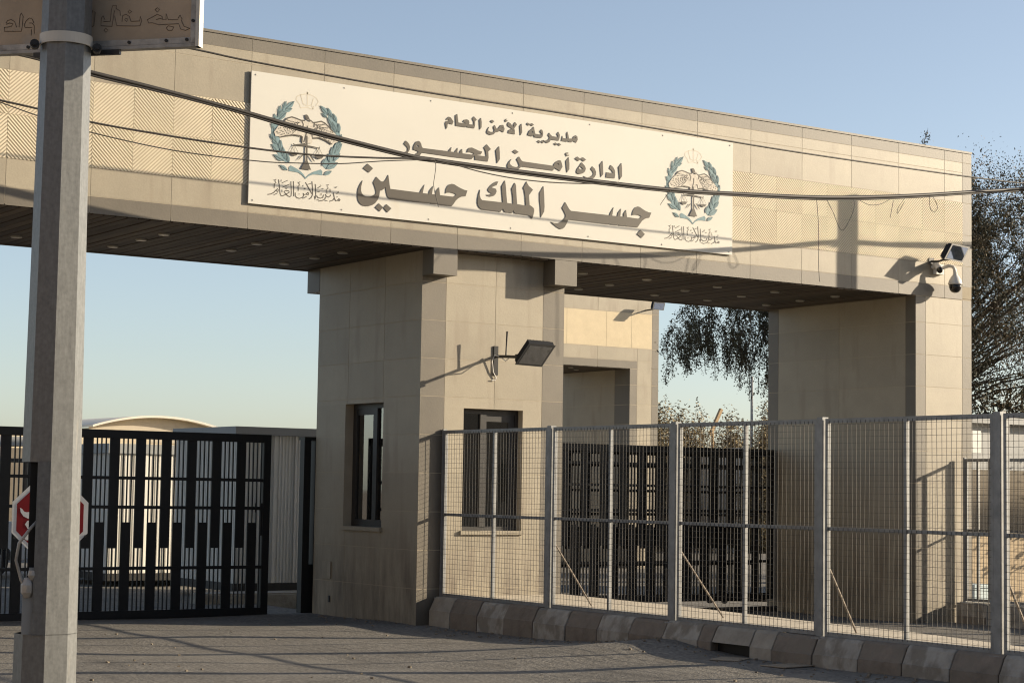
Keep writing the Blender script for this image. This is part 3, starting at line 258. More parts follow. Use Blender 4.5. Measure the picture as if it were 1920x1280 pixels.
CALLI=[[(-2.2747,4.9679),(-2.2324,4.977),(-2.1957,4.9976),(-2.1646,5.0297),(-2.1437,5.0487),(-2.1352,5.0327),(-2.1427,5.0126),(-2.1643,5.0224)],[(-2.1387,5.1556),(-2.1294,5.1106),(-2.1195,5.0439),(-2.1128,4.9963),(-2.0986,4.9711),(-2.0825,4.9703),(-2.0507,4.9856),(-2.019,5.0057),(-1.9926,5.0229),(-2.0037,5.0363),(-2.0361,5.0379),(-2.0626,5.0255),(-2.0404,4.9987),(-2.0129,4.9772),(-1.9857,4.9702),(-1.9698,4.9815),(-1.9682,5.0205),(-1.9773,5.1507)],[(-1.945,5.1565),(-1.94,5.0719),(-1.9363,4.98)],[(-1.917,5.0257),(-1.916,4.9869),(-1.8937,4.9673),(-1.8611,4.9632),(-1.8235,4.9767),(-1.8077,4.9977),(-1.8141,5.0312),(-1.8027,5.0129),(-1.7757,5.0205),(-1.7545,5.0445),(-1.7407,5.0386),(-1.7483,5.0159),(-1.7702,5.021)],[(-1.7876,5.1583),(-1.7507,5.1059),(-1.6996,5.033)],[(-1.7035,5.1792),(-1.6931,5.0972),(-1.6911,5.0241),(-1.7093,4.988),(-1.7387,4.9656)],[(-1.659,5.1521),(-1.6516,5.0818),(-1.6467,5.0041),(-1.6567,4.9688),(-1.6661,5.0119)],[(-1.6442,5.0141),(-1.6277,5.0108),(-1.6218,4.9967),(-1.5887,4.9927),(-1.556,5.0033),(-1.5459,5.0386)],[(-1.5177,5.0169),(-1.5279,4.9865),(-1.5605,4.9685),(-1.6125,4.9561)],[(-1.524,5.0457),(-1.5068,5.0229),(-1.479,5.0159),(-1.4519,5.0382),(-1.4577,5.0475)],[(-1.4196,5.0759),(-1.4075,5.0377),(-1.4013,5.0138),(-1.4228,4.9846),(-1.4667,4.968)],[(-1.4013,5.0138),(-1.3838,4.981),(-1.3617,4.9881),(-1.3401,5.0124),(-1.3259,5.0015),(-1.3338,4.986),(-1.3563,4.9936)],[(-2.0921,5.1193),(-2.018,5.1586)],[(-2.0853,5.0692),(-1.9899,5.1178)],[(-2.0899,5.0421),(-2.0864,5.0134)],[(-2.1973,5.147),(-2.181,5.1391),(-2.1682,5.1573)],[(-2.1809,5.1343),(-2.1669,5.1116),(-2.188,5.1021),(-2.1892,5.0513)],[(-2.0504,5.0679),(-2.0313,5.0578),(-2.0211,5.0782)],[(-1.888,5.1503),(-1.8743,5.1444),(-1.8584,5.1582)],[(-1.8741,5.1395),(-1.8599,5.1166),(-1.8814,5.1071),(-1.8771,5.0492)],[(-1.757,5.137),(-1.7138,5.1537)],[(-1.8167,5.126),(-1.8216,5.106)],[(-1.8048,5.0882),(-1.7857,5.0877),(-1.799,5.0766)],[(-1.6248,5.1091),(-1.5816,5.138),(-1.5929,5.1491)],[(-1.5105,5.1601),(-1.4964,5.1517),(-1.483,5.1654)],[(-1.4962,5.1419),(-1.4873,5.1182),(-1.5063,5.1064),(-1.5021,5.0528)],[(-1.465,5.1156),(-1.4557,5.0772)],[(-1.4021,5.1466),(-1.3878,5.1333),(-1.3716,5.1522)],[(-1.3535,5.0998),(-1.3503,5.0829),(-1.3749,5.0656)],[(-1.5698,5.1098),(-1.5505,5.1093)],[(-1.6264,5.0648),(-1.599,5.0676)],[(-1.8734,5.0155),(-1.8625,5.0117)],[(-1.6348,4.9685),(-1.6101,4.971)],[(-1.5248,4.9721),(-1.4944,4.9726)],[(-1.363,5.0373),(-1.3627,5.025)],[(-1.5793,5.0524),(-1.5813,5.0253)],[(-1.8123,4.9681),(-1.7668,4.997)],[(-2.1896,4.9716),(-2.1449,4.9978)],[(-2.1039,5.1568),(-2.1059,5.1324)]]
BACKWRITING=[[(-.3439,3.6202),(-.33,3.6256),(-.3113,3.6218),(-.3185,3.611),(-.3369,3.6078),(-.3521,3.6074),(-.3514,3.5902),(-.2708,3.5869),(-.2675,3.613),(-.2647,3.6531),(-.2751,3.6676),(-.28,3.6537),(-.2824,3.6055)],[(-.3452,3.6243),(-.3391,3.6361),(-.3219,3.6414),(-.3041,3.6306),(-.2944,3.606)],[(-.2552,3.6044),(-.2579,3.6166),(-.2498,3.6323),(-.2351,3.6438),(-.2219,3.6392),(-.2126,3.6207)],[(-.2552,3.6034),(-.2204,3.601)],[(-.2342,3.6216),(-.2212,3.6211),(-.211,3.6086),(-.2097,3.5744)],[(-.2234,3.593),(-.2235,3.5669)],[(.056,3.5922),(.0564,3.627),(.0612,3.6645),(.0739,3.6553),(.0698,3.5975),(.0592,3.5921)],[(.1028,3.628),(.1101,3.6392),(.12,3.6214)],[(.1028,3.628),(.1023,3.5961),(.1535,3.5911),(.1608,3.6457),(.1634,3.6601)],[(.1141,3.613),(.145,3.6131),(.1479,3.6608),(.1534,3.6808),(.172,3.68),(.1693,3.6685),(.1882,3.6561),(.1904,3.6358)],[(.1642,3.6369),(.175,3.5931),(.2581,3.5882),(.2825,3.5886),(.2894,3.6114),(.2827,3.629),(.2803,3.6089),(.242,3.6091)],[(.199,3.6094),(.2012,3.6353),(.2164,3.6405),(.2321,3.6311),(.2405,3.6091)],[(.211,3.6176),(.2206,3.6085),(.2263,3.6198),(.2139,3.6232)],[(.2252,3.6516),(.2327,3.6585),(.2421,3.6509),(.2332,3.6441),(.2252,3.6516)],[(.117,3.5752),(.1244,3.5851),(.1355,3.5745),(.1266,3.5662),(.117,3.5752)],[(.3153,3.6132),(.3604,3.6343),(.382,3.6247),(.3856,3.6102),(.4008,3.6096),(.4,3.6355),(.4114,3.6091),(.4555,3.6072)],[(.3153,3.6132),(.3219,3.5985),(.3372,3.5993),(.368,3.5894),(.4591,3.5899),(.4689,3.5666),(.4903,3.5599),(.5112,3.5677),(.4837,3.5774),(.4707,3.6037),(.4736,3.6093),(.464,3.627),(.4553,3.613)],[(.3551,3.6115),(.3732,3.6165),(.3824,3.6132)],[(.3491,3.6549),(.3595,3.6631),(.3704,3.654),(.3601,3.6444),(.3491,3.6549)],[(.4035,3.5735),(.4107,3.5833),(.4383,3.5764),(.4296,3.5624),(.4114,3.5632),(.4035,3.5735)]]
CABLE_THICK=[(-5.811,-1.4,5.939),(-5.441,-1.4,5.911),(-4.9,-1.4,5.838),(-4.237,-1.4,5.771),(-3.252,-1.4,5.658),(-2.379,-1.4,5.543),(-1.115,-1.4,5.408),(-.723,-1.4,5.39),(.654,-1.4,5.383),(2.59,-1.4,5.396),(3.763,-1.4,5.454),(5.384,-1.4,5.567),(6.873,-1.4,5.737),(8.138,-1.4,5.917),(9.304,-1.4,6.089)]
WIRE_UPPER=[(-6.088,-1.62,6.252),(-3.989,-1.62,6.19),(-3.124,-1.62,6.147),(-1.264,-1.62,6.105),(1.028,-1.62,6.099),(2.405,-1.62,6.085),(4.15,-1.62,6.059),(6.045,-1.62,6.06),(7.897,-1.62,6.076),(9.049,-1.62,6.105)]
WIRE_BRANCH=[(-5.88,-1.42,5.426),(-5.44,-1.42,5.385),(-4.902,-1.42,5.321),(-4.11,-1.42,5.282),(-3.187,-1.42,5.259),(-2.349,-1.42,5.266),(-1.542,-1.42,5.321),(-1.055,-1.42,5.369),(-.735,-1.42,5.386)]
WIRE_THIN=[(-5.887,-1.44,5.411),(-5.445,-1.44,5.311),(-4.906,-1.44,5.213),(-3.963,-1.44,5.127),(-3.003,-1.44,5.121),(-2.488,-1.44,5.154),(-1.959,-1.44,5.206),(-1.415,-1.44,5.296),(-.748,-1.44,5.388)]
WIRE_LOOP=[(-.735,-1.42,5.386),(-.482,-1.42,5.364),(-.114,-1.42,5.317),(.336,-1.42,5.29),(.796,-1.42,5.293),(1.266,-1.42,5.323),(1.625,-1.42,5.36),(1.909,-1.42,5.403)]
THREAD=[(-.735,-1.42,5.386),(-.719,-1.42,5.314),(-.731,-1.42,5.202),(-.743,-1.42,5.108),(-.727,-1.42,5.018),(-.696,-1.42,4.929),(-.673,-1.42,4.851)]
TAG_A=[(2.719,-1.42,5.38),(2.627,-1.42,5.277),(2.56,-1.42,5.19)]
TAG_B=[(5.183,-1.42,5.531),(5.213,-1.42,5.264),(5.224,-1.42,4.982),(5.226,-1.42,4.63),(5.246,-1.42,4.434)]
TAG_C=[(5.365,-1.42,5.534),(5.481,-1.42,5.375),(5.637,-1.42,5.147),(5.802,-1.42,5.334),(5.87,-1.42,5.505),(5.85,-1.42,5.597)]
TAG_D=[(5.968,-1.42,5.58),(6.146,-1.42,5.539),(6.346,-1.42,5.566),(6.527,-1.42,5.649)]
TAG_E=[(6.812,-1.42,5.692),(6.689,-1.42,5.548),(6.679,-1.42,5.474),(6.812,-1.42,5.648)]
TAG_F=[(6.598,-1.42,5.642),(6.568,-1.42,5.522),(6.537,-1.42,5.402)]
TAG_G=[(7.297,-1.42,5.77),(7.308,-1.42,5.608),(7.391,-1.42,5.564),(7.454,-1.42,5.637),(7.371,-1.42,5.763)]
DOWNLIGHTS=[(-4.36,2.1),(-3.11,2.19),(-3.1,1.35),(-3.1,.7),(-1.83,1.54),(-1.87,.76),(-.67,2.36),(-.65,1.57),(-.65,.84),(2.9,.64),(4.02,1.53),(3.98,.64),(4.03,2.28),(5.29,1.41),(5.3,.71),(5.35,2.18),(6.41,2.24),(6.4,1.46),(6.35,.68),(7.54,2.19),(7.41,.55),(7.47,1.36)]


# ------------------------------------------------------------------ ground, road, island
def sstep(a, b, x): t = max(0, min(1, (x-a)/(b-a))); return t*t*(3-2*t)
def road_z(x, y):
    near = math.exp(-((x-.25)/2.2)**2) if x < .25 else 1
    nb = math.exp(-((x-.25)/1.1)**2) if x < .25 else 1
    z = .07*sstep(-1.4, -4.2, y)*near + .115*math.exp(-((y+4.62)/.6)**2)*nb - .03*sstep(.5, 3.0, y)
    z += .008*math.sin(1.7*x+.6*y)+.006*math.sin(2.9*y-1.1*x)
    return z - .03*sstep(-14, -22, y)
def sheet(name, x0, x1, y0, y1, nx, ny, fz, m):
    mb = MB(); vs = [(lerp(x0, x1, i/nx), lerp(y0, y1, j/ny)) for j in range(ny+1) for i in range(nx+1)]
    vs = [(x, y, fz(x, y)) for x, y in vs]; fs = [(j*(nx+1)+i, j*(nx+1)+i+1, (j+1)*(nx+1)+i+1, (j+1)*(nx+1)+i) for j in range(ny) for i in range(nx)]
    return mb.raw(vs, fs).build(name, m, smooth=True)
struct(sheet('ground', -900, 900, -900, 900, 6, 6, lambda x, y: -.42, M['soil']))
struct(sheet('road', -34, .34, -34, 5.2, 130, 150, road_z, M['asphalt']))
struct(sheet('yard', -34, 40, 5.2, 48, 40, 30, lambda x, y: -.055-.1*sstep(2, 10, x) + .012*math.sin(x*1.3+y), M['asphalt']))
struct(sheet('exit_lane', 1.1, 40, -34, 5.2, 60, 60, lambda x, y: -.06-.11*sstep(2, 8, x)-.12*sstep(8.5, 13, x), M['asphalt']))
mb = MB()                                       # island top: concrete slab
edge = [(.30, -16), (.30, -.02), (.36, 2.7), (2.3, 2.7), (2.16, -.3), (2.06, -2.4), (1.72, -5.0), (1.60, -6.6), (1.24, -8.2), (1.0, -10.5), (.9, -16)]
mb.poly(edge, [], lambda u, v, d: (u, v, -.3+d), .638)
struct(mb.build('pavement', M['concrete']))
# painted kerb stones along the left side of the island
cuts = [-.02, -.49, -1.07, -1.63, -2.21, -2.82, -3.39, -3.94, -4.5, -5.06, -5.27, -5.83, -6.15, -6.7, -7.29, -7.83, -8.39, -8.93, -9.5, -10.05, -10.6, -11.2, -11.8, -12.4, -13, -13.6, -14.2, -14.8, -15.4, -16]
colr = [2, 1, 0, 1, 0, 1, 0, 1, 0, 1, 'h', 2, 1, 0, 1, 0, 1, 0, 1, 0, 1, 0, 1, 0, 1, 0, 1, 0, 1]
mb = MB(); rk = random.Random(3)
for i, c in enumerate(colr):
    y1, y0 = cuts[i]-.006, cuts[i+1]+.006; dx = rk.uniform(-.008, .008); dz = rk.uniform(-.008, .008)
    prof = [(.42, -.2), (.165+dx, -.2), (.175+dx, .185+dz), (.183+dx, .19+dz), (.245+dx, .318+dz), (.272+dx, .343+dz), (.42, .347)]
    if c == 'h':
        prof = [(.42, .19), (.178+dx, .19), (.245+dx, .318), (.272, .343), (.42, .347)]; c = 2
        mb.cur = 3; mb.box(.268, .297, y0-.004, y1+.004, -.2, .188); mb.cur = 2  # black box paints in the darkness inside the drain opening
    mb.cur = c; n = len(prof); ys = [y0, y0+.007, y1-.007, y1]
    rings = []
    for q, yy in enumerate(ys):
        ins = .005 if q in (0, 3) else 0
        rings.append([(x+ins if x < .4 else x, yy, z-ins*.6) for x, z in prof])
    vs = [p for r in rings for p in r]; fs = [(a*n+k, a*n+(k+1) % n, (a+1)*n+(k+1) % n, (a+1)*n+k) for a in range(3) for k in range(n)]
    fs += [tuple(range(n)), tuple(3*n+k for k in range(n))]; mb.raw(vs, fs)
struct(mb.build('kerb', [M['kerbwhite'], M['kerbbrown'], M['kerbgrey'], M['black']]))
# short kerb of the right-hand island
mb = MB(); mb.cur = 0; mb.box(8.95, 9.35, -.95, -.38, -.4, .125); mb.cur = 1; mb.box(8.93, 8.95, -.93, -.40, -.3, -.06)
mb.cur = 0; mb.box(8.97, 9.37, -1.6, -.97, -.4, .13); mb.cur = 1; mb.box(8.97, 9.37, -2.2, -1.62, -.4, .128)
for k in range(10): mb.cur = k % 2; mb.box(8.97, 9.37, -2.22-.58*(k+1)+.02, -2.22-.58*k, -.4, .128)
struct(mb.build('kerb_right', [M['kerbwhite'], M['kerbbrown']]))
# kerb and footing behind the left gate
mb = MB(); mb.box(-.55, .9, 4.9, 5.2, -.2, .12); mb.box(-.1, 4.2, 5.2, 5.75, -.2, .10)
for k in range(5): mb.box(-.55+.5*k, -.07+.5*k, 4.82, 4.9, -.2, .10)
struct(mb.build('kerb_inner', M['kerbgrey']))

# ------------------------------------------------------------------ the gatehouse
GH = thing('gatehouse', 'large stone clad border gatehouse with two vehicle openings and a deep beam', 'gatehouse', (1.07, 1.3, 0))
FY, BY, ZS, ZT = -.25, 2.95, 4.55, 6.75
XL, XR = -11.5, 9.42
def frange(a, b, st): return [a+st*i for i in range(int(round((b-a)/st))+1)]
JX = [x for x in [-4.39+.945*k for k in range(-9, 17)] if XL < x < 9.2]
jx = [XL] + [x for x in JX if x > XL+.2] + [9.22]
# beam core
MB().box(XL, XR-.006, FY, BY, ZS+.02, ZT-.004).build('beam', M['grout'], GH)
EX, EZ = (1, 0, 0), (0, 0, 1)
fo = (0, FY, 0); fn_ = (0, -1, 0)
mb = MB(); tiles(mb, fo, EX, EZ, fn_, [x for x in jx], [ZS+.003, 4.745]); mb.build('lower_trim', M['trim'], GH)
mb = MB(); tiles(mb, fo, EX, EZ, fn_, jx, [6.6, ZT]); tiles(mb, fo, EX, EZ, fn_, [9.22, XR], [4.745, 5.055, 5.52, 6.0, 6.6, ZT])
mb.box(XL, XR, FY-.012, BY, ZT, ZT+.03); mb.build('upper_trim', M['trim'], GH)
mb = MB(); tiles(mb, fo, EX, EZ, fn_, jx, [4.745, 5.055]); mb.build('beam_cladding', M['tile'], GH)
mb = MB(); tiles(mb, fo, EX, EZ, fn_, jx, [6.0, 6.45, 6.6]); mb.build('beam_cladding', M['tile'], GH)
# chevron ribbed band
mb = MB(); x0 = -4.39-.4725*12; hw = .4725
cx = []; x = x0
while x < 9.2: cx.append(x); x += hw
for i, xa in enumerate(cx):
    xb = min(xa+hw, 9.22)
    for j, za in enumerate((5.055, 5.5275)):
        zb = za+.4725; s = 1 if (i+j) % 2 == 0 else -1
        sq = [(xa+.002, za+.002), (xb-.002, za+.002), (xb-.002, zb-.002), (xa+.002, zb-.002)]
        if xb-xa < .05: continue
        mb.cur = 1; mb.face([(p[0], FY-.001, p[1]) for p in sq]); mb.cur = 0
        if -2.3 < xa and xb < 4.5 and za > 4.85: 
            if not (xa < -2.3 or xb > 4.5): continue
        pitch = .0300; a, b = (.7071, .7071*s); vals = [a*p[0]+b*p[1] for p in sq]; k0 = math.floor(min(vals)/pitch)
        for k in range(k0, math.ceil(max(vals)/pitch)+1):
            q = clip(clip(sq, a, b, k*pitch), -a, -b, -(k*pitch+pitch*.52))
            if len(q) < 3: continue
            n = len(q); mb.raw([(p[0], FY-.001, p[1]) for p in q]+[(p[0], FY-.0075, p[1]) for p in q], [tuple(range(n, 2*n))]+[(t, (t+1) % n, n+(t+1) % n, n+t) for t in range(n)])
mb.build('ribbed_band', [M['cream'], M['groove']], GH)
# soffit boards running front to back
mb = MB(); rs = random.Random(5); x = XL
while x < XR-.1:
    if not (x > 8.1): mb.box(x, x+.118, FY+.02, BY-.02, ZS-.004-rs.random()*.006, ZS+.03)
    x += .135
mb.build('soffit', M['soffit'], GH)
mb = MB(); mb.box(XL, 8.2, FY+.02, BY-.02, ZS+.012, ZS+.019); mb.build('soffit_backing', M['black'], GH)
mb = MB(); mb.box(XL, XR, BY, BY+.02, ZS, ZT); mb.box(XL, XR, BY-.03, BY-.001, ZS-.02, ZS+.02); mb.build('rear_fascia', M['trim'], GH)
for x, y in DOWNLIGHTS:
    if -.1 < x < 2.2: continue
    f = MB().lathe((x, y, ZS-.026), [(.058, 0), (.066, .005), (.066, .02)], 16).build('downlight', M['lampglow'], GH)
# roof edge at the back and right return
# central booth: hollow walls with window openings
ZB = -.35; CX1 = 2.145; CY1 = 2.62
WF = (.638, 1.523, 1.135, 2.64); WL = (.875, 1.843, 1.15, 2.713)     # front (x0,x1,z0,z1), left (y0,y1,z0,z1)
mb = MB()
def wall_x(mb, y0, y1, x0, x1, z0, z1, h):      # wall along x with a hole
    mb.box(x0, h[0], y0, y1, z0, z1); mb.box(h[1], x1, y0, y1, z0, z1); mb.box(h[0], h[1], y0, y1, z0, h[2]); mb.box(h[0], h[1], y0, y1, h[3], z1)
wall_x(mb, 0.006, .2, 0.006, CX1-.006, ZB, 4.56, WF)
mb.box(.006, .2, .2, WL[0], ZB, 4.56); mb.box(.006, .2, WL[1], CY1-.006, ZB, 4.56); mb.box(.006, .2, WL[0], WL[1], ZB, WL[2]); mb.box(.006, .2, WL[0], WL[1], WL[3], 4.56)
mb.box(CX1-.2, CX1-.006, .2, CY1-.006, ZB, 4.56); mb.box(.2, CX1-.2, CY1-.2, CY1-.006, ZB, 4.56)
mb.build('booth_wall', M['grout'], GH)
rows = [-.35, -.03, .435, .90, 1.365, 1.835, 2.30, 2.77, 3.235, 3.70, 4.17, 4.55]
co = (0, .006, 0); lo = (.006, 0, 0)
mb = MB(); tiles(mb, co, EX, EZ, (0,-1,0), [.35, 1.085, 1.811], rows, [WF]); mb.build('front_cladding', M['tile'], GH)
mb = MB(); tiles(mb, lo, (0,1,0), EZ, (-1,0,0), [0.0, .889, 1.79, CY1], rows, [WL]); mb.build('side_cladding', M['tile'], GH)
mb = MB(); tiles(mb, (CX1-.006, 0, 0), (0,1,0), EZ, (1,0,0), [.35, 1.2, CY1], rows); mb.build('side_cladding', M['tile'], GH)
mb = MB(); tiles(mb, co, EX, EZ, (0,-1,0), [0.0, .35], rows); mb.build('corner_trim', M['trim'], GH); mb = MB(); tiles(mb, co, EX, EZ, (0,-1,0), [1.811, CX1], rows); tiles(mb, (CX1-.006,0,0), (0,1,0), EZ, (1,0,0), [0, .35], rows); mb.build('corner_trim', M['trim'], GH)
mb = MB(); mb.box(.2, CX1-.2, .2, CY1-.2, .9, .95); mb.box(.2, CX1-.2, .2, CY1-.2, 3.0, 3.05); mb.box(1.1, 1.9, 2.2, 2.41, .95, 2.2); mb.build('booth_interior', M['inside'], GH)
# beam brackets over the booth, front and back
for x0 in (0.0, 1.806):
    for y0, y1 in ((-.255, .0), (CY1, 2.96)):
        mb = MB(); mb.box(x0, x0+.342, y0, y1-.001, 4.235, 4.552); mb.build('bracket', M['trim'], GH)
# windows
def window_front():
    f = MB(); y = .105; x0, x1, z0, z1 = WF
    for a, b in ((x0, x0+.05), (x1-.05, x1)): f.box(a, b, y, y+.07, z0, z1)
    f.box(x0+.05, x1-.05, y, y+.07, z1-.06, z1); f.box(x0+.05, x1-.05, y, y+.07, z0, z0+.05); xm = lerp(x0, x1, .40)
    f.box(xm-.045, xm+.045, y-.01, y+.06, z0+.05, z1-.06); f.box(xm+.045, x1-.05, y+.01, y+.05, z1-.15, z1-.06); f.box(x1-.14, x1-.05, y+.01, y+.05, z0+.05, z1-.15)
    w = f.build('window', M['dkmetal'], GH); w['label'] = 'dark framed window with blinds facing the road'
    MB().box(x0+.05, x1-.05, y+.02, y+.026, z0+.05, z1-.06).build('pane', M['glass'], w)
    c = MB(); rr = random.Random(2); xx = x0+.05
    while xx < x1-.22:
        c.obox((xx, y+.16+rr.uniform(-.012, .012), (z0+z1)/2-.06), (.024, rr.uniform(-.014, .014), 0), (0, .004, 0), (0, 0, (z1-z0)/2-.02)); xx += .047
    c.build('blind', M['curtain'], w)
    s = MB(); s.box(x0-.03, x1+.03, -.03, .105, z0-.045, z0-.001); s.build('sill', M['tile'], w)
window_front()
def window_left():
    f = MB(); x = .125; y0, y1, z0, z1 = WL
    for a, b in ((y0, y0+.05), (y1-.10, y1)): f.box(x, x+.07, a, b, z0, z1)
    f.box(x, x+.07, y0+.05, y1-.10, z1-.06, z1); f.box(x, x+.07, y0+.05, y1-.10, z0, z0+.09); ym = lerp(y0, y1, .40)
    f.box(x-.01, x+.06, ym-.05, ym+.05, z0+.09, z1-.06); f.box(x-.005, x+.05, y0+.05, y0+.10, z0+.35, z0+.42); f.box(x-.005, x+.05, y0+.07, y0+.12, z0+.6, z0+.95)
    f.box(x+.01, x+.05, ym+.05, y1-.10, z1-.14, z1-.06)
    w = f.build('window', M['dkmetal'], GH); w['label'] = 'narrow deep set window on the shaded side wall'
    MB().box(x+.02, x+.026, y0+.05, y1-.10, z0+.09, z1-.06).build('pane', M['glass'], w)
    s = MB(); s.box(-.03, .125, y0-.02, y1+.02, z0-.05, z0-.001); s.build('sill', M['tile'], w)
window_left()
# right pier
PX0 = 8.244
MB().box(PX0+.006, XR-.006, FY+.006, BY-.02, ZB-.1, 4.57).build('pier', M['grout'], GH)
prow = [-.45, -.03, .435, .90, 1.365, 1.835, 2.30, 2.77, 3.235, 3.70, 4.17, 4.55]
po = (0, FY+.006, 0)
mb = MB(); tiles(mb, po, EX, EZ, (0,-1,0), [8.45, 9.22], prow); mb.build('pier_cladding', M['tile'], GH); mb = MB(); tiles(mb, (PX0+.006, 0, 0), (0,1,0), EZ, (-1,0,0), [-.04, 1.33, 2.69], prow); mb.build('pier_cladding', M['tile'], GH)
mb = MB(); tiles(mb, po, EX, EZ, (0,-1,0), [PX0, 8.45], prow)
tiles(mb, (PX0+.006, 0, 0), (0,1,0), EZ, (-1,0,0), [FY, -.04], prow); mb.build('pier_trim', M['trim'], GH)
mb = MB(); tiles(mb, (PX0+.006, 0, 0), (0,1,0), EZ, (-1,0,0), [2.69, BY-.02], prow); mb.build('pier_trim', M['trim'], GH)
mb = MB(); tiles(mb, po, EX, EZ, (0,-1,0), [9.22, XR], prow)
tiles(mb, (XR-.006, 0, 0), (0,1,0), EZ, (1,0,0), [FY, 1.3, BY], prow+[5.05, 5.5, 6.0, 6.6, ZT]); mb.build('pier_trim', M['trim'], GH)
mb = MB(); mb.box(-11.5, -8.3, FY+.01, BY-.02, ZB-.1, 4.57); mb.build('far_pier', M['tile'], GH)
# wall marks low on the booth: small hatch and socket on the shaded side
mb = MB(); mb.box(-.010, 0.0, 2.13, 2.35, .46, .68); mb.build('wall_hatch', M['tile'], GH); mb = MB(); mb.box(-.008, 0, 2.14, 2.18, .16, .24); mb.build('wall_socket', M['dkmetal'], GH)

# ------------------------------------------------------------------ sign board
SX0, SX1, SZ0, SZ1, SY = -2.514, 4.712, 4.846, 6.373, -.285
SB = thing('sign_board', 'long cream sign board with brown Arabic lettering on the beam', 'sign board', (1.1, FY-.014, 5.6))
fr = MB(); fr.box(SX0, SX1, SY, FY-.0135, SZ0, SZ1); fr.build('panel', M['signwhite'], SB)
sp = lambda u, v, d: (u, SY-.002-d, v)
def lettering(name, glyphs):
    mb = MB()
    for i, g in enumerate(glyphs):
        off = .0004*(i % 5); fnn = lambda u, v, d, o=off: (u, SY-.0005-(o if d else 0)-d, v)
        mb.poly(g[0], g[1:], fnn, .006)
    return mb.build(name, M['letter'], SB)
lettering('top_lettering', LINE_TOP); lettering('middle_lettering', LINE_MID); lettering('main_lettering', LINE_LOW)
def emblem(dx):
    sh = lambda d0: (lambda u, v, d: (u+dx, SY-d0, v))
    for br, lv in ((0, range(0, 18)), (1, range(18, len(LEAF)))):
        root = MB(); v = MB()
        for b in BAND[br:br+1]: root.poly(b, [], lambda u, v, d: (u+dx, SY-.0015-d, v), .0005)
        for k in lv:
            a, b = Vector(LEAF[k][0]), Vector(LEAF[k][1]); t = b-a; L = t.length; nn = Vector((-t.y, t.x))/L*max(.022, L*.2)
            P = [a, a+t*.25+nn*.8, a+t*.55+nn, a+t*.85+nn*.45, b, a+t*.85-nn*.45, a+t*.55-nn, a+t*.25-nn*.8]
            root.face([(p.x+dx, SY-.0026-.00012*k, p.y) for p in P])
            v.ribbon([a, a+t*.97], .006, sh(.0078), 0); n2 = Vector((-t.y, t.x))*.19
            v.ribbon([a+t*.25+n2*.8, a+t*.55+n2, a+t*.85+n2*.45, b], .005, sh(.0082), 0)
        w = root.build('laurel_branch', M['teal'], SB); v.build('leaf_vein', M['tealdk'], w)
    r = MB(); r.poly(RIBBON, [], lambda u, v, d: (u+dx, SY-.003-d, v), .0005); r.build('ribbon', M['teal'], SB)
    e = MB(); e.poly(EAGLE[0], [], lambda u, v, d: (u+dx, SY-.0085-d, v), .0005); eo = e.build('eagle', M['feather'], SB)
    q = MB(); q.poly(HEAD, [], lambda u, v, d: (u+dx, SY-.0095-d, v), .0005)
    for l in ELINES: q.ribbon(l, .015, sh(.0105), 0)
    for l in DASH: q.ribbon(l, .0115, sh(.0108), 0)
    q.build('feather_marks', M['letter'], eo)
    s = MB()
    for k, p in enumerate(SCALES): s.poly(p, [], lambda u, v, d, k=k: (u+dx, SY-.0115-.0002*k-d, v), .0005)
    for l in STRINGS: s.ribbon(l, .005, sh(.0135), 0)
    s.build('scales', M['letter'], SB)
    c = MB()
    for l in CROWN: c.ribbon(l, .011, sh(.0012), 0)
    c.build('crown', M['ghost'], SB)
    t = MB()
    for k, l in enumerate(CALLI): t.ribbon(l, .0105 if k < 12 else .0075, sh(.0015+.0001*k), 0)
    t.build('calligraphy', M['letter'], SB)
emblem(0.0); emblem(5.809)
for u in (-2.46, -1.3, -.1, 1.1, 2.3, 3.5, 4.66):
    for v in (SZ0+.04, SZ1-.04):
        MB().lathe((u, SY-.006, v), [(.007, 0), (.010, .003), (.010, .0055)], 8, 'y').build('screw', M['alu'], SB)

# ------------------------------------------------------------------ floodlights and cameras
def flood(label, head_c, ax, ay, az, mount, parts, group='floodlights on the gatehouses'):
    t = thing('floodlight', label, 'floodlight', mount, group)
    ax, ay, az = Vector(ax), Vector(ay), Vector(az); c = Vector(head_c)         # az points to the back (fins), -az to the glass
    mb = MB(); n = az.normalized()
    mb.obox(c, ax, ay, az*.45)
    f = [c + az*.45]; k = 16
    for i in range(k):
        u = lerp(-.86, .86, i/(k-1)); mb.obox(c + az*.72 + ax*u, ax*.022, ay*.84, az*.28)
    mb.obox(c - az*.5, ax*1.07, ay*1.05, az*.06)
    mb.build('housing', M['black'], t)
    g = MB().obox(c - az*.59, ax*.9, ay*.86, az*.025).build('glass', M['lampglass'], t)
    MB().obox(c - az*.565, ax*.9, ay*.86, az*.004).build('reflector', M['alu'], t)
    return t
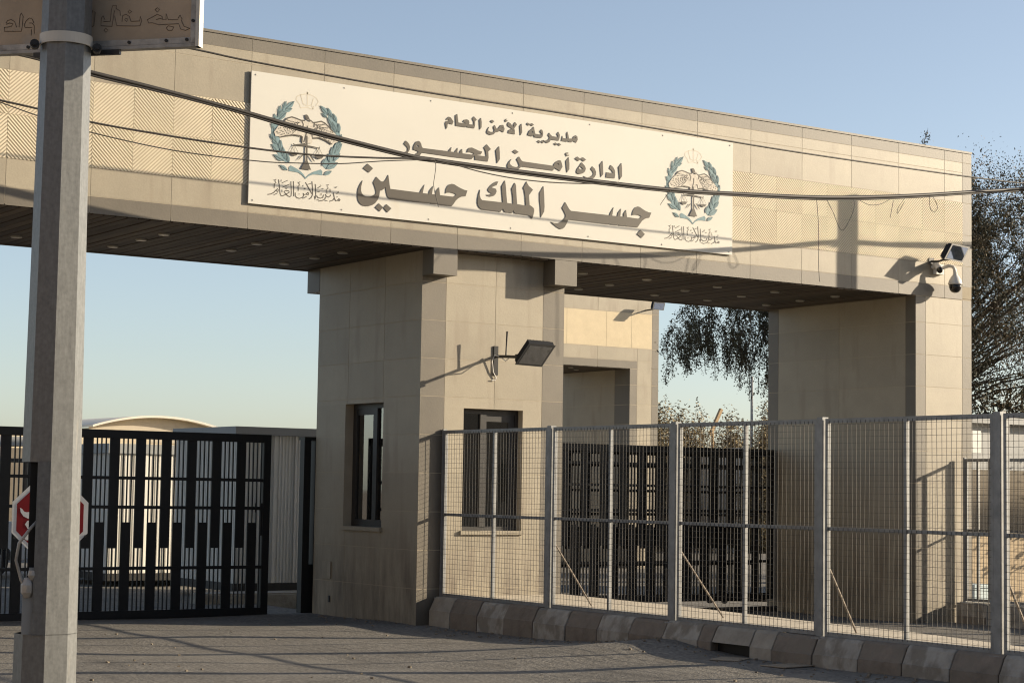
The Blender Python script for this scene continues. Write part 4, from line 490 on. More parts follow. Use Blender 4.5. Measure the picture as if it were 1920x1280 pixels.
# on the booth front: bracket plate, arm, rod and cable
t = flood('black finned floodlight on a long arm beside the booth window', (1.185, -.72, 3.315), (.185, 0, -.004), (-.075, .03, -.125), (.01, .05, .055), (1.10, 0, 3.25), None)
MB().box(1.062, 1.125, -.014, .0, 3.065, 3.43).build('mounting_plate', M['black'], t)
MB().tube([(1.09, -.01, 3.30), (1.09, -.30, 3.285), (1.09, -.50, 3.27)], .019, 10).build('arm', M['dkmetal'], t)
MB().obox((1.095, -.52, 3.27), (.02, .0, 0), (0, .06, 0), (0, .0, .035)).build('knuckle', M['dkmetal'], t)
MB().tube([(1.09, -.235, 3.29), (1.093, -.238, 3.42), (1.10, -.242, 3.60)], [.010, .009, .013], 8).build('rod', M['dkmetal'], t)
MB().tube([(1.10, -.30, 3.27), (1.10, -.22, 3.235), (1.085, -.12, 3.29), (1.04, -.06, 3.31), (1.02, -.035, 3.24), (1.05, -.02, 3.10), (1.10, -.016, 3.03), (1.08, -.014, 3.0), (1.03, -.012, 3.0)], .007, 6).build('cable', M['plastic'], t)
# on the right pier
t = flood('black floodlight with grey glass tilted above the white dome camera', (8.70, -.585, 5.185), (.165, -.01, -.012), (.10, .02, .118), (-.03, .055, .016), (8.55, FY, 5.05), None)
MB().box(8.50, 8.60, FY-.02, FY-.012, 5.02, 5.12).build('mounting_plate', M['dkmetal'], t)
MB().tube([(8.55, FY-.01, 5.07), (8.56, -.40, 5.06), (8.60, -.50, 5.09)], .016, 8).build('arm', M['dkmetal'], t)
MB().obox((8.62, -.49, 5.12), (.03, 0, 0), (0, .05, 0), (0, 0, .05)).build('driver_box', M['dkmetal'], t)
t = thing('dome_camera', 'white dome security camera hanging from a curved arm on the pier', 'security camera', (8.66, FY, 4.95))
MB().box(8.60, 8.76, FY-.07, FY-.007, 4.885, 5.03).build('wall_box', M['plastic'], t)
arm = [(8.68, FY-.06, 4.96), (8.72, -.34, 4.985), (8.77, -.40, 5.01), (8.815, -.44, 5.0), (8.835, -.455, 4.955), (8.84, -.46, 4.86)]
MB().tube(arm, .026, 12).build('arm', M['plastic'], t, True)
MB().lathe((8.84, -.46, 4.70), [(.10, .035), (.104, .045), (.088, .10), (.06, .15), (.034, .18), (.03, .22)], 24).build('housing', M['plastic'], t, True)
MB().lathe((8.84, -.46, 4.70), [(.02, -.085), (.055, -.07), (.078, -.04), (.088, 0), (.09, .034)], 24).build('dome', M['black_dome'], t, True)
t = thing('bullet_camera', 'small white bullet camera with a black front beside the dome camera', 'security camera', (8.52, FY, 4.98))
MB().tube([(8.60, FY-.04, 5.02), (8.54, -.40, 4.99), (8.50, -.47, 4.93)], [.045, .05, .05], 14).build('body', M['plastic'], t)
MB().tube([(8.50, -.47, 4.93), (8.485, -.50, 4.90)], [.042, .036], 14).build('lens', M['black_dome'], t)
MB().tube([(8.58, FY-.008, 4.99), (8.58, FY-.05, 5.0)], .03, 12).build('mount', M['plastic'], t)

# ------------------------------------------------------------------ sliding gates
def gate(name, label, x0, x1, y, z0, z1, right_end, rails, lo_top, up_bot, phase, nx):
    t = thing(name, label, 'gate', ((x0+x1)/2, y, z0), 'black sliding gates')
    f = MB(); d = .035
    f.box(x0, x1, y-d, y+d, z1-.105, z1); f.box(x0, x1, y-d, y+d, z0, z0+.095); f.box(x1-.10, x1, y-d-.002, y+d+.002, z0+.001, z1-.001); f.box(x0, x0+.10, y-d-.002, y+d+.002, z0+.001, z1-.001)
    f.build('frame', M['black'], t)
    r = MB()
    for z in rails: r.box(x0+.1, x1-.1, y-.022, y+.022, z-.02, z+.02)
    r.build('rail', M['black'], t)
    p = .0582; b = MB(); k = 0; x = x1-.10-.012
    for i in range(int((x1-x0-.2)/p)):
        xx = phase - i*p
        if x0+.1 < xx < x1-.1: b.box(xx-.0075, xx+.0075, y-.009, y+.009, z0+.095, z1-.105)
    b.build('bars', M['black'], t)
    up = MB(); lo = MB(); c = phase - p*5
    while c-.062 > x0+.1:
        up.box(c-.0625, c+.0625, y-.016, y-.010, up_bot, z1-.105); c -= p*6
    c = phase - p*2
    while c-.06 > x0+.1:
        if c+.06 < x1-.1: lo.box(c-.058, c+.058, y-.016, y-.010, z0+.095, lo_top)
        c -= p*6
    up.build('upper_slats', M['black'], t); lo.build('lower_slats', M['black'], t)
    for wx in (x1-.97, x1-3.4, x0+.4):
        wh = MB(); wh.lathe((wx, y-.02, z0-.012), [(.05, 0), (.05, .04)], 16, 'y'); wh.build('wheel', M['dkmetal'], t)
    return t
g1 = gate('sliding_gate', 'black slatted sliding gate closing the left opening', -8.2, -.606, 2.75, -.025, 2.312, True, (1.716, 1.353, .592), 1.165, .841, -.730, 7)
lk = MB(); lk.box(-.80, -.70, 2.70, 2.712, 1.33, 1.37); lk.box(-.75, -.72, 2.69, 2.70, 1.0, 1.42); lk.box(-.83, -.81, 2.69, 2.70, 1.30, 1.42); lk.build('bolt', M['black'], g1)
g2 = gate('sliding_gate', 'black slatted sliding gate behind the mesh fence in the right opening', 3.2, 8.20, 2.76, .02, 2.335, True, (2.06, 1.74, 1.37, .60), 1.16, .85, 7.96, 5)
g3 = gate('sliding_gate', 'second black gate leaf standing just behind the right opening gate', 3.0, 8.05, 2.93, .02, 2.30, True, (2.03, 1.66, 1.31, .56), 1.12, .80, 7.80, 5)
t = thing('gate_post', 'pair of black steel gate guide posts beside the shaded booth wall', 'gate post', (-.03, 2.75, 0))
for a, b in ((-.113, -.012), (.052, .10)):
    MB().box(a, b, 2.72, 2.84, -.08, 2.26).build('post', M['black'], t)
MB().box(-.012, .052, 2.74, 2.82, -.05, .62).build('infill_plate', M['black'], t)
MB().box(-.12, .11, 2.70, 2.86, 2.26, 2.30).build('cap', M['black'], t)
t = tag(MB().box(-9, .0, 2.735, 2.765, -.06, -.018).build('gate_rail', M['dkmetal']), 'steel ground rail under the left sliding gate', 'rail')
t = tag(MB().box(2.4, 8.2, 2.62, 2.66, -.2, -.085).build('gate_rail', M['dkmetal']), 'steel ground rail under the right sliding gates', 'rail')

# ------------------------------------------------------------------ mesh fences
def fence(name, label, X, ys, zb, zt, zm, braces):
    t = thing(name, label, 'fence', (X, (ys[0]+ys[-1])/2, zb))
    for i, y in enumerate(ys):
        a = MB(); hy = .016 if i == 0 else .037; hx = .026 if i == 0 else .037; a.box(X-hx, X+hx, y-hy, y+hy, zb-.02, zt+.015); a.box(X-.10, X+.10, y-hy*2, y+hy, zb-.022, zb-.006)
        p = a.build('post', M['fence'], t)
    for i in range(len(ys)-1):
        y1, y0 = ys[i]-(.018 if i == 0 else .055), ys[i+1]+.055; ym = (y0+y1)/2
        f = MB(); q = .0175
        f.box(X-q, X+q, y0, y1, zt-.04, zt); f.box(X-q, X+q, y0, y1, zb+.005, zb+.045); f.box(X-q-.001, X+q+.001, y0, y0+.035, zb+.006, zt-.001); f.box(X-q-.001, X+q+.001, y1-.035, y1, zb+.006, zt-.001)
        f.box(X-q-.001, X+q+.001, ym-.017, ym+.017, zb+.045, zt-.04); f.box(X-.014, X+.014, y0+.035, ym-.02, zm-.016, zm+.016); f.box(X-.014, X+.014, ym+.02, y1-.035, zm-.016, zm+.016)
        fo_ = f.build('panel_frame', M['fence'], t)
        w = MB(); rr = random.Random(i); n = int((y1-y0)/.058)
        def wire(a, b, r):
            a, b = Vector(a), Vector(b); m_ = (a+b)/2; h = (b-a)/2; s_ = Vector((r, 0, 0)); v = h.normalized().cross(Vector((1, 0, 0)))*r; w.obox(m_, s_, v, h)
        for k in range(1, n):
            y = lerp(y0, y1, k/n); bow = .012*math.sin(k*.7+i)
            pts = [(X-.019, y+bow*.3, zb+.03), (X-.019, y+bow, zm), (X-.019, y+rr.uniform(-.003, .003), zt-.02)]
            wire(pts[0], pts[1], .0017); wire(pts[1], pts[2], .0017)
        n = int((zt-zb)/.0575)
        for k in range(1, n):
            z = lerp(zb, zt, k/n)+rr.uniform(-.003, .003); sg = rr.uniform(-.006, .003)
            wire((X-.024, y0+.02, z), (X-.024, ym, z+sg), .0014); wire((X-.024, ym, z+sg), (X-.024, y1-.02, z), .0014)
        w.build('wire_mesh', M['wire'], fo_)
    for y, zz, fx in braces:
        MB().tube([(X+.03, y+.02, zz), (X+fx, y+.10, zb+.01)], .011, 6).build('brace', M['rusty'], t)
    return t
fence('mesh_fence', 'grey welded mesh fence of tall panels along the painted kerb', .35, [-.022, -2.28, -4.49, -6.655, -8.80, -11.0, -13.2], .34, 2.355, 1.335, [(-2.28, 1.12, .66), (-4.49, 1.12, .74), (-6.655, 1.10, .54), (-8.80, 1.10, .55)])
fence('mesh_fence', 'shorter grey mesh fence in front of the right hand pier', 9.18, [-.33, -.87, -2.9, -5.1, -7.3], .135, 2.205, 1.16, [])

# ------------------------------------------------------------------ lamp post with its sign
PC = Vector((-9.2462, -12.1897)); vd = Vector((PC.x-CAM.x, PC.y-CAM.y)).normalized(); rd = Vector((vd.y, -vd.x))
LP = thing('lamp_post', 'octagonal galvanised lamp post with an open hatch near the camera', 'lamp post', (PC.x, PC.y, 0))
def prad(z): return .1135-(z-2.2)*.0086
def ring(z, angs, sc=1.0):
    r = prad(z)*sc/math.cos(R_(11)); return [(PC.x+(rd.x*math.sin(R_(a))-vd.x*math.cos(R_(a)))*r, PC.y+(rd.y*math.sin(R_(a))-vd.y*math.cos(R_(a)))*r, z) for a in angs]
full = [-1+45*k for k in range(8)]
def seg(mb, z0, z1, angs, closed=True):
    a, b = ring(z0, angs), ring(z1, angs); n = len(angs)
    for k in range(n if closed else n-1): mb.face([a[k], a[(k+1) % n], b[(k+1) % n], b[k]])
mb = MB(); seg(mb, -.1, 1.03, full); seg(mb, 1.03, 1.731, [-27, -1, 44, 89, 134, 179, 210], False); seg(mb, 1.731, 9.0, full)
seg(mb, 1.028, 1.032, [-27, -1, 44, 89, 134, 179, 210], False)
mb.face(ring(9.0, full)); mb.build('shaft', M['galv'], LP)
mb = MB()
def pl(a, f, z): return Vector((PC.x+rd.x*a+vd.x*f, PC.y+rd.y*a+vd.y*f, z))
def obx(mb, a0, a1, f0, f1, z0, z1): mb.obox(pl((a0+a1)/2, (f0+f1)/2, (z0+z1)/2), Vector((rd.x, rd.y, 0))*(a1-a0)/2, Vector((vd.x, vd.y, 0))*(f1-f0)/2, (0, 0, (z1-z0)/2))
obx(mb, -.083, -.035, -.06, .09, 1.03, 1.73); mb.build('terminal_box', M['black'], LP)
mb = MB(); obx(mb, -.098, -.045, -.095, -.06, 1.03, 1.20); obx(mb, -.075, -.04, -.10, -.062, 1.19, 1.30); mb.build('junction_cover', M['greymetal'], LP)
mb = MB(); mb.tube([pl(-.04, -.09, 1.50), pl(-.075, -.10, 1.46), pl(-.118, -.10, 1.40), pl(-.128, -.09, 1.33), pl(-.105, -.09, 1.25), pl(-.085, -.09, 1.215)], .0065, 8); mb.build('cable', M['alu'], LP, True)
mb = MB(); mb.lathe(pl(-.078, -.09, 1.18), [(.015, 0), (.027, .02), (.028, .05), (.014, .08)], 9); mb.lathe(pl(-.062, -.10, 1.25), [(.008, 0), (.018, .02), (.014, .04)], 9); mb.build('tape_wrap', M['alu'], LP)
mb = MB(); n = 24
for z0, z1, sc in ((3.482, 3.527, 1.07),):
    A = [-115+ 230*k/n for k in range(n+1)]; a, b = [ring(3.0, A, sc), None]; 
    lo_ = [(p[0], p[1], z0) for p in ring(3.5, A, 1.05)]; hi_ = [(p[0], p[1], z1) for p in ring(3.5, A, 1.05)]
    for k in range(n): mb.face([lo_[k], lo_[k+1], hi_[k+1], hi_[k]])
    li = [(p[0], p[1], z0) for p in ring(3.5, A, .99)]; hi2 = [(p[0], p[1], z1) for p in ring(3.5, A, .99)]
    for k in range(n): mb.face([li[k], li[k+1], lo_[k+1], lo_[k]]); mb.face([hi2[k], hi2[k+1], hi_[k+1], hi_[k]])
cl = mb.build('clamp_band', M['signedge'], LP)
for s in (-1, 1):
    mb = MB(); c = pl(s*.128, -.035 if s < 0 else -.03, 3.478); d = Vector((vd.x, vd.y, 0))
    mb.tube([c-d*.012, c+d*.03], .019, 12); mb.tube([c-d*.022, c-d*.012], .010, 6); mb.build('clamp_bolt', M['dkmetal'], cl)
mb = MB(); mb.tube([(PC.x, PC.y, 8.9), (PC.x+.3, PC.y+.2, 9.3), (PC.x+1.5, PC.y+1.0, 9.6)], [.05, .045, .04], 8); mb.build('lamp_arm', M['galv'], LP)
mb = MB(); mb.obox((PC.x+1.75, PC.y+1.16, 9.62), (.33, .22, .02), (-.08, .12, 0), (0, 0, .05)); mb.build('lamp_head', M['greymetal'], LP)
su = Vector((0.67224, -0.74033, 0)); sn = Vector((0.74033, 0.67224, 0)); so_ = Vector((-9.16181, -12.11308, 0))
SG = thing('road_sign', 'brown weathered back of a big road sign clamped to the lamp post', 'road sign', (so_.x, so_.y, 3.49))
def sgp(u, z, d=0): return so_ + su*u - sn*d + Vector((0, 0, z))        # d towards the camera
def sbox(mb, u0, u1, z0, z1, d0, d1): mb.obox(sgp((u0+u1)/2, (z0+z1)/2, (d0+d1)/2), su*(u1-u0)/2, sn*(d1-d0)/2, (0, 0, (z1-z0)/2))
ZB_, UR = 3.4877, 0.5580
mb = MB(); sbox(mb, -.56, UR-.017, ZB_+.014, 4.45, -.012, 0); mb.build('panel', M['brown'], SG)
mb = MB(); sbox(mb, -.575, UR-.003, ZB_, ZB_+.014, -.03, .012); sbox(mb, -.56, UR-.042, ZB_+.0155, ZB_+.040, .0005, .010); mb.build('bottom_rail', M['alu'], SG)
mb = MB(); sbox(mb, UR-.040, UR-.017, ZB_+.0155, 4.45, .0005, .010); mb.build('side_rail', M['alu'], SG)
mb = MB(); sbox(mb, UR-.0165, UR, ZB_, 4.45, -.030, .013); mb.build('edge_strip', M['signedge'], SG)
mb = MB(); rb = random.Random(4)
for u, z in ((.24, ZB_+.028), (.41, ZB_+.029), (UR-.055, ZB_+.030), (UR-.029, ZB_+.11), (-.23, ZB_+.026)): mb.tube([sgp(u, z, .010), sgp(u, z, .016)], .007, 10)
mb.build('bolt', M['black'], SG)
mb = MB(); sbox(mb, -.52, .50, 3.56, 3.60, .001, .016) if False else None
mb = MB()
for l in BACKWRITING: mb.tube([sgp(u, z, .0008) for u, z in l], .0016, 4)
mb.build('writing_trace', M['brownline'], SG)
mb = MB(); sbox(mb, -.2, .2, ZB_-.022, ZB_-.001, .0, .02); mb.build('support_bar', M['dkmetal'], SG)

# ------------------------------------------------------------------ stop sign
ss = Vector((-5.928, -3.447)); sv = Vector((ss.x-CAM.x, ss.y-CAM.y)).normalized(); sr = Vector((sv.y, -sv.x))
ST = thing('stop_sign', 'red octagonal stop sign with white border half hidden by the lamp post', 'stop sign', (ss.x, ss.y, 0))
def stp(u, v, d): return (ss.x+sr.x*u-sv.x*d, ss.y+sr.y*u-sv.y*d, 1.335+v)
def octo(r): return [(r*math.cos(R_(22.5+45*k)), r*math.sin(R_(22.5+45*k))) for k in range(8)]
MB().poly(octo(.355), [], stp, .004).build('plate', M['stopwhite'], ST)
MB().poly(octo(.312), [], lambda u, v, d: stp(u, v, .0045+d), .001).build('red_face', M['red'], ST)
mb = MB(); gl = lambda u, v, d: stp(u, v, .006+d)
mb.poly([(-.262, .085), (-.243, .075), (-.225, .05), (-.205, .045), (-.16, .05), (-.1, .07), (-.02, .07), (.0, .10), (-.02, .15), (.02, .16), (.05, .1), (.05, .04), (.02, .005), (-.1, -.005), (-.19, -.01), (-.23, .01), (-.255, .045)], [], gl, .001)
mb.poly([(.09, .03), (.12, .07), (.18, .08), (.225, .05), (.225, -.02), (.19, -.05), (.12, -.045), (.19, -.01), (.2, .02), (.17, .04), (.12, .03)], [], gl, .001)
mb.poly([(-.215, -.06), (-.195, -.03), (-.15, -.02), (-.12, -.06), (-.15, -.10), (-.19, -.10)], [], gl, .001); mb.poly([(-.225, -.175), (-.2, -.145), (-.16, -.15), (-.12, -.17), (-.16, -.20), (-.20, -.20)], [], gl, .001)
mb.poly([(-.02, .2), (.02, .235), (.06, .2), (.02, .165)], [], gl, .001)
mb.build('lettering', M['stopwhite'], ST)
MB().tube([(ss.x+sv.x*.03, ss.y+sv.y*.03, -.05), (ss.x+sv.x*.03, ss.y+sv.y*.03, 1.5)], .03, 12).build('post', M['galv'], ST)
mb = MB()
for u, v in ((.31, -.16), (-.30, -.18)): mb.tube([stp(u, v, .004), stp(u, v, .010)], .011, 8)
mb.build('bolt', M['dkmetal'], ST)

# ------------------------------------------------------------------ overhead cables
def smooth(pts, k=6):
    P = [Vector(p) for p in pts]; out = []
    for i in range(len(P)-1):
        a, b, c, d = P[max(i-1, 0)], P[i], P[i+1], P[min(i+2, len(P)-1)]
        for j in range(k):
            t = j/k; out.append(.5*((2*b)+(c-a)*t+(2*a-5*b+4*c-d)*t*t+(3*b-a-3*c+d)*t**3))
    return out+[P[-1]]
def cable(name, pts, r, label, cat='cable', extra=None):
    mb = MB(); p = smooth(pts); mb.tube(p, r, 8)
    if extra:
        for off in extra: mb.tube([q+Vector((0, off[0], off[1]+.004*math.sin(i*.35))) for i, q in enumerate(p)], off[2], 6)
    o = mb.build(name, M['rubber'], None, True); return tag(o, label, cat)
pole_top = (9.60, -1.5, 6.45)
cable('overhead_cable', CABLE_THICK+[(9.58, -1.48, 6.15), (12.0, -1.55, 6.33), (17, -1.7, 6.9)], .024, 'thick black cable bundle sagging across the front of the sign board', 'cable', [(-.012, -.030, .010), (.014, -.026, .008)])
cable('overhead_wire', WIRE_UPPER+[(9.60, -1.6, 6.2), (12.2, -1.65, 6.45), (17, -1.8, 7.0)], .0105, 'thin straight dark wire running just below the roof edge', 'wire')
cable('overhead_wire', WIRE_BRANCH, .011, 'dark wire from the left joining the thick cable under the middle lettering', 'wire')
cable('overhead_wire', WIRE_THIN, .006, 'very thin slack wire dipping lowest across the left emblem', 'wire')
cable('overhead_wire', WIRE_LOOP, .007, 'thin loose strand hanging just under the thick cable below the middle lettering', 'wire')
cable('loose_thread', THREAD, .004, 'pale loose thread hanging from the cable down over the main lettering', 'thread')
for nm, dd, lb in (('loose_end', TAG_A, 'short frayed wire end beside the right emblem'), ('loose_end', TAG_B, 'long loose wire hanging down to the beam edge left of the pole shadow'), ('loose_end', TAG_C, 'hanging wire loop in front of the dark pole shadow'), ('loose_end', TAG_D, 'shallow wire loop just right of the pole shadow'), ('loose_end', TAG_E, 'knotted wire ends halfway between pole shadow and roof corner'), ('loose_end', TAG_F, 'short straight wire end left of the knotted wire ends'), ('loose_end', TAG_G, 'small round wire loop nearest the right end of the beam')):
    cable(nm, dd, .0038, lb, 'wire')
t = thing('utility_pole', 'steel utility pole standing right of the gatehouse carrying the cables', 'pole', (9.66, -1.5, 0))
MB().tube([(9.66, -1.5, -.3), (9.66, -1.5, 6.80)], .085, 14).build('shaft', M['galv'], t)
MB().box(9.54, 9.62, -1.60, -1.44, 6.13, 6.22).build('cable_hook', M['dkmetal'], t)

# ------------------------------------------------------------------ far gatehouse
FG = thing('far_gatehouse', 'second smaller stone gatehouse farther back seen through the right opening', 'gatehouse', (14, 17, 0))
F0, FX = 16.085, 16.53; FLX = 9.9
mb = MB(); mb.box(FLX, FX-.006, F0+.006, F0+3, ZS+.02, 6.75); mb.box(15.666, FX-.006, F0+.006, F0+3, -.4, 4.6); mb.box(FLX, FLX+.9, F0+.006, F0+3, -.4, 4.6); mb.build('wall', M['grout'], FG)
fo2 = (0, F0+.006, 0); fr_ = [-.35, -.03, .435, .90, 1.365, 1.835, 2.30, 2.77, 3.235, 3.70, 4.17, 4.57, 5.04, 5.5, 5.873, 6.3, 6.75]
mb = MB(); tiles(mb, fo2, EX, EZ, (0,-1,0), [FLX, 10.6, 11.7, 12.8, 13.6, 14.7, 15.88], [4.55, 4.737], gap=.005); tiles(mb, fo2, EX, EZ, (0,-1,0), [15.66, 15.88], fr_[:11]+[4.55], gap=.005); tiles(mb, fo2, EX, EZ, (0,-1,0), [16.32, FX], fr_, gap=.005)
tiles(mb, (15.666, 0, 0), (0,1,0), EZ, (-1,0,0), [F0, F0+.6], fr_[:11]+[4.55], gap=.005); mb.build('trim', M['trim'], FG)
mb = MB(); tiles(mb, fo2, EX, EZ, (0,-1,0), [FLX, 10.6, 11.7, 12.8, 13.6, 14.7, 15.88, 16.32], [4.737, 5.04], gap=.005); tiles(mb, fo2, EX, EZ, (0,-1,0), [15.88, 16.32], fr_[:11]+[4.737], gap=.005); tiles(mb, fo2, EX, EZ, (0,-1,0), [FLX, 10.6, 11.7, 12.8, 13.6, 14.7, 15.88, 16.32], [5.873, 6.3, 6.75], gap=.005)
mb.build('cladding', M['tile'], FG); mb = MB(); tiles(mb, (15.666, 0, 0), (0,1,0), EZ, (-1,0,0), [F0+.6, F0+3], fr_[:11]+[4.55], gap=.005); mb.build('inner_cladding', M['tile'], FG)
mb = MB(); tiles(mb, fo2, EX, EZ, (0,-1,0), [FLX, 10.9, 12.4, 13.8, 14.95, 15.7, 16.32], [5.04, 5.873], gap=.004); mb.build('cream_panel', M['render'], FG)
mb = MB(); x = 10.8
while x < 15.6: mb.box(x, x+.12, F0+.02, F0+2.9, ZS-.01, ZS+.02); x += .135
mb.build('soffit', M['soffit'], FG)
for x, y in ((14.3, 16.6), (14.9, 17.2), (13.9, 17.4)): MB().lathe((x, y, ZS-.03), [(.06, 0), (.06, .02)], 12).build('downlight', M['lampglow'], FG)
t = flood('small black floodlight near the roof of the far gatehouse', (16.22, F0-.33, 6.06), (.16, 0, 0), (.045, .03, .09), (-.02, .05, .02), (16.1, F0, 5.98), None)
MB().tube([(16.1, F0, 5.96), (16.14, F0-.27, 5.98)], .018, 8).build('arm', M['dkmetal'], t)

# ------------------------------------------------------------------ cabins and hall behind the left gate
def cabin(label, x0, x1, y0, y1, z0, z1, fz):
    t = thing('cabin', label, 'cabin', ((x0+x1)/2, (y0+y1)/2, z0), 'white site cabins')
    mb = MB(); p = .055
    def corr(a, b, fn):
        n = int((b-a)/p); A = []
        for k in range(n):
            u = a+k*p
            A += [(u, 0), (u+p*.38, 0), (u+p*.5, .012), (u+p*.88, .012)]
        A.append((b, 0))
        for (u, d), (u2, d2) in zip(A, A[1:]): mb.face([fn(u, d, z0+.12), fn(u2, d2, z0+.12), fn(u2, d2, fz), fn(u, d, fz)])
    corr(x0, x1, lambda u, d, z: (u, y0+d, z)); corr(y0, y1, lambda u, d, z: (x0+d, u, z))
    mb.box(x0+.05, x1, y0+.05, y1, z0, fz); mb.build('wall', M['cabin'], t)
    f = MB(); f.box(x0-.04, x1+.05, y0-.04, y0+.05, fz, z1); f.box(x0-.04, x0+.05, y0+.05, y1+.05, fz, z1); f.box(x0+.05, x1, y0+.05, y1, fz+.02, z1-.03); f.build('roof_fascia', M['greymetal'], t)
    b = MB(); b.box(x0-.02, x1+.02, y0-.02, y1, z0, z0+.12); b.build('base_rail', M['dkmetal'], t)
    d = MB(); d.box(x0+.62, x0+.66, y0-.012, y0-.004, z0+.12, fz); d.box(x0+.98, x0+1.01, y0-.012, y0-.004, z0+.12, fz); d.build('door_post', M['cabin'], t)
    return t
cabin('shaded white corrugated cabin with a grey roof band beside the booth', .5, 3.6, 6.0, 8.15, .08, 2.52, 2.40)
cabin('sunlit white cabin farther back glimpsed through the gate slats', .16, 2.9, 10.0, 12.6, .05, 2.30, 2.14)
t = thing('hall', 'cream hall with a shallow curved roof far behind the left gate', 'hall', (14, 42, 0))
mb = MB(); mb.box(11.9, 16.3, 40, 46, -.3, 3.45); mb.build('wall', M['render'], t)
mb = MB(); n = 20; ro = []
for k in range(n+1):
    a = lerp(-1, 1, k/n); ro.append((14.1+a*2.35, 3.47+.37*(1-a*a)))
for k in range(n):
    (xa, za), (xb, zb_) = ro[k], ro[k+1]
    mb.raw([(xa, 39.6, za), (xb, 39.6, zb_), (xb, 46, zb_), (xa, 46, za), (xa, 39.6, za+.07), (xb, 39.6, zb_+.07), (xb, 46, zb_+.07), (xa, 46, za+.07)], [(0,1,2,3),(4,5,6,7),(0,1,5,4),(1,2,6,5),(2,3,7,6),(3,0,4,7)])
mb.build('roof', M['signedge'], t)
mb = MB(); mb.poly([(x, z-.005) for x, z in ro]+[(16.3, 3.0), (11.9, 3.0)], [], lambda u, v, d: (u, 39.99-d, v), .02); mb.build('gable', M['dullwall'], t)
t = tag(MB().box(6.0, 12.4, 36.5, 44, -.3, 3.27).build('low_block', M['render']), 'low flat cream block left of the curved roof hall', 'building')
t = thing('canopy', 'dark roofed open shed with tan wall at the far left behind the gate', 'shed', (2, 25, 0))
MB().box(-2.5, 4.25, 24.5, 28, 2.5, 2.72).build('roof', M['greymetal'], t)
MB().box(-2.5, 6.0, 27.6, 27.9, -.3, 2.5).build('wall', M['mutedwall'], t)
for x in (-1.5, .6, 2.4, 4.1): MB().box(x-.06, x+.06, 24.6, 24.72, -.3, 2.5).build('post', M['dkmetal'], t)
MB().box(-2.5, 4.2, 24.6, 24.66, 2.1, 2.2).build('beam', M['dkmetal'], t)

# ------------------------------------------------------------------ white car partly behind the gate
CR_ = thing('parked_car', 'white parked car glimpsed through the gate at the left edge', 'car', (-1.85, 14.2, -.06))
def carp(x, y, z): return (-1.9+x, 14.2+y, -.06+z)
side = [(-2.05, .35), (-2.1, .62), (-1.95, .85), (-1.15, .98), (-.65, 1.38), (.65, 1.42), (1.35, 1.05), (1.95, .95), (2.08, .75), (2.08, .38), (1.75, .30), (1.62, .52), (1.3, .60), (1.0, .52), (.88, .30), (-.92, .30), (-1.05, .52), (-1.35, .60), (-1.65, .52), (-1.78, .30)]
mb = MB(); n = len(side)
for yy, ins in ((-.85, .02), (-.80, 0), (.80, 0), (.85, .02)): mb.v += [carp(x*(1-ins*.4), yy, z-ins*.3 if z > 1 else z) for x, z in side]
for a in range(3): 
    for k in range(n): mb.f.append((a*n+k, a*n+(k+1) % n, (a+1)*n+(k+1) % n, (a+1)*n+k)); mb.mi.append(0)
mb.f += [tuple(range(n)), tuple(3*n+k for k in range(n))]; mb.mi += [0, 0]; mb.build('body', M['carwhite'], CR_)
mb = MB(); mb.poly([(-1.0, 1.0), (-.62, 1.32), (-.05, 1.34), (-.05, 1.0)], [], lambda u, v, d: carp(u, -.852-d, v), .004); mb.poly([(.03, 1.0), (.03, 1.34), (.6, 1.35), (1.15, 1.04)], [], lambda u, v, d: carp(u, -.852-d, v), .004); mb.build('side_window', M['black_dome'], CR_)
for x in (-1.35, 1.3):
    for y in (-.78, .78):
        wl = MB().lathe(carp(x, y-.09, .30), [(.20, 0), (.30, .01), (.30, .17), (.2, .18)], 20, 'y').build('wheel', M['tyre'], CR_); MB().lathe(carp(x, y-.10, .30), [(.18, 0), (.19, .008)], 14, 'y').build('rim', M['alu'], wl)
mb = MB(); mb.obox(carp(2.05, -.62, .74), (.04, 0, 0), (0, .16, 0), (0, 0, .07)); mb.build('tail_light', M['red'], CR_)

# ------------------------------------------------------------------ right-hand background
BT = thing('guard_booth', 'small grey and tan guard booth behind the right pier and fence', 'booth', (15.4, 5.5, -.3))
mb = MB(); mb.box(14.15, 17.2, 4.5, 6.6, -.35, 1.0); mb.build('lower_wall', M['tan'], BT)
mb = MB(); mb.box(14.17, 17.18, 4.52, 6.58, 2.15, 3.0); mb.box(14.17, 14.25, 4.52, 4.6, 1.0, 2.15); mb.box(15.2, 15.3, 4.52, 4.6, 1.0, 2.15); mb.box(17.1, 17.18, 4.52, 6.58, 1.0, 2.15); mb.build('upper_wall', M['greymetal'], BT)
MB().box(14.25, 17.1, 4.56, 6.5, 1.0, 2.15).build('window', M['black_dome'], BT)
MB().box(14.0, 17.35, 4.3, 6.75, 3.0, 3.12).build('roof', M['greymetal'], BT)
mb = MB(); mb.box(14.2, 14.55, 4.2, 4.5, 2.45, 2.85); mb.lathe((14.375, 4.195, 2.65), [(.12, 0), (.12, .01)], 14, 'y'); mb.build('air_conditioner', M['plastic'], BT)
mb = MB(); mb.box(13.05, 13.48, 3.0, 3.4, -.25, .10); mb.box(13.02, 13.51, 2.97, 3.43, .10, .15); tag(mb.build('plastic_crate', M['paleblue']), 'pale blue plastic box on the ground beyond the right fence', 'box')
t = thing('leaning_plank', 'bare wooden plank sticking up above the bushes', 'plank', (28.4, 28, 3))
t2 = MB(); t2.obox((28.43, 28, 3.95), (.23, 0, .42), (.045, 0, -.025), (0, .05, 0)); t2.build('board', M['wood'], t)
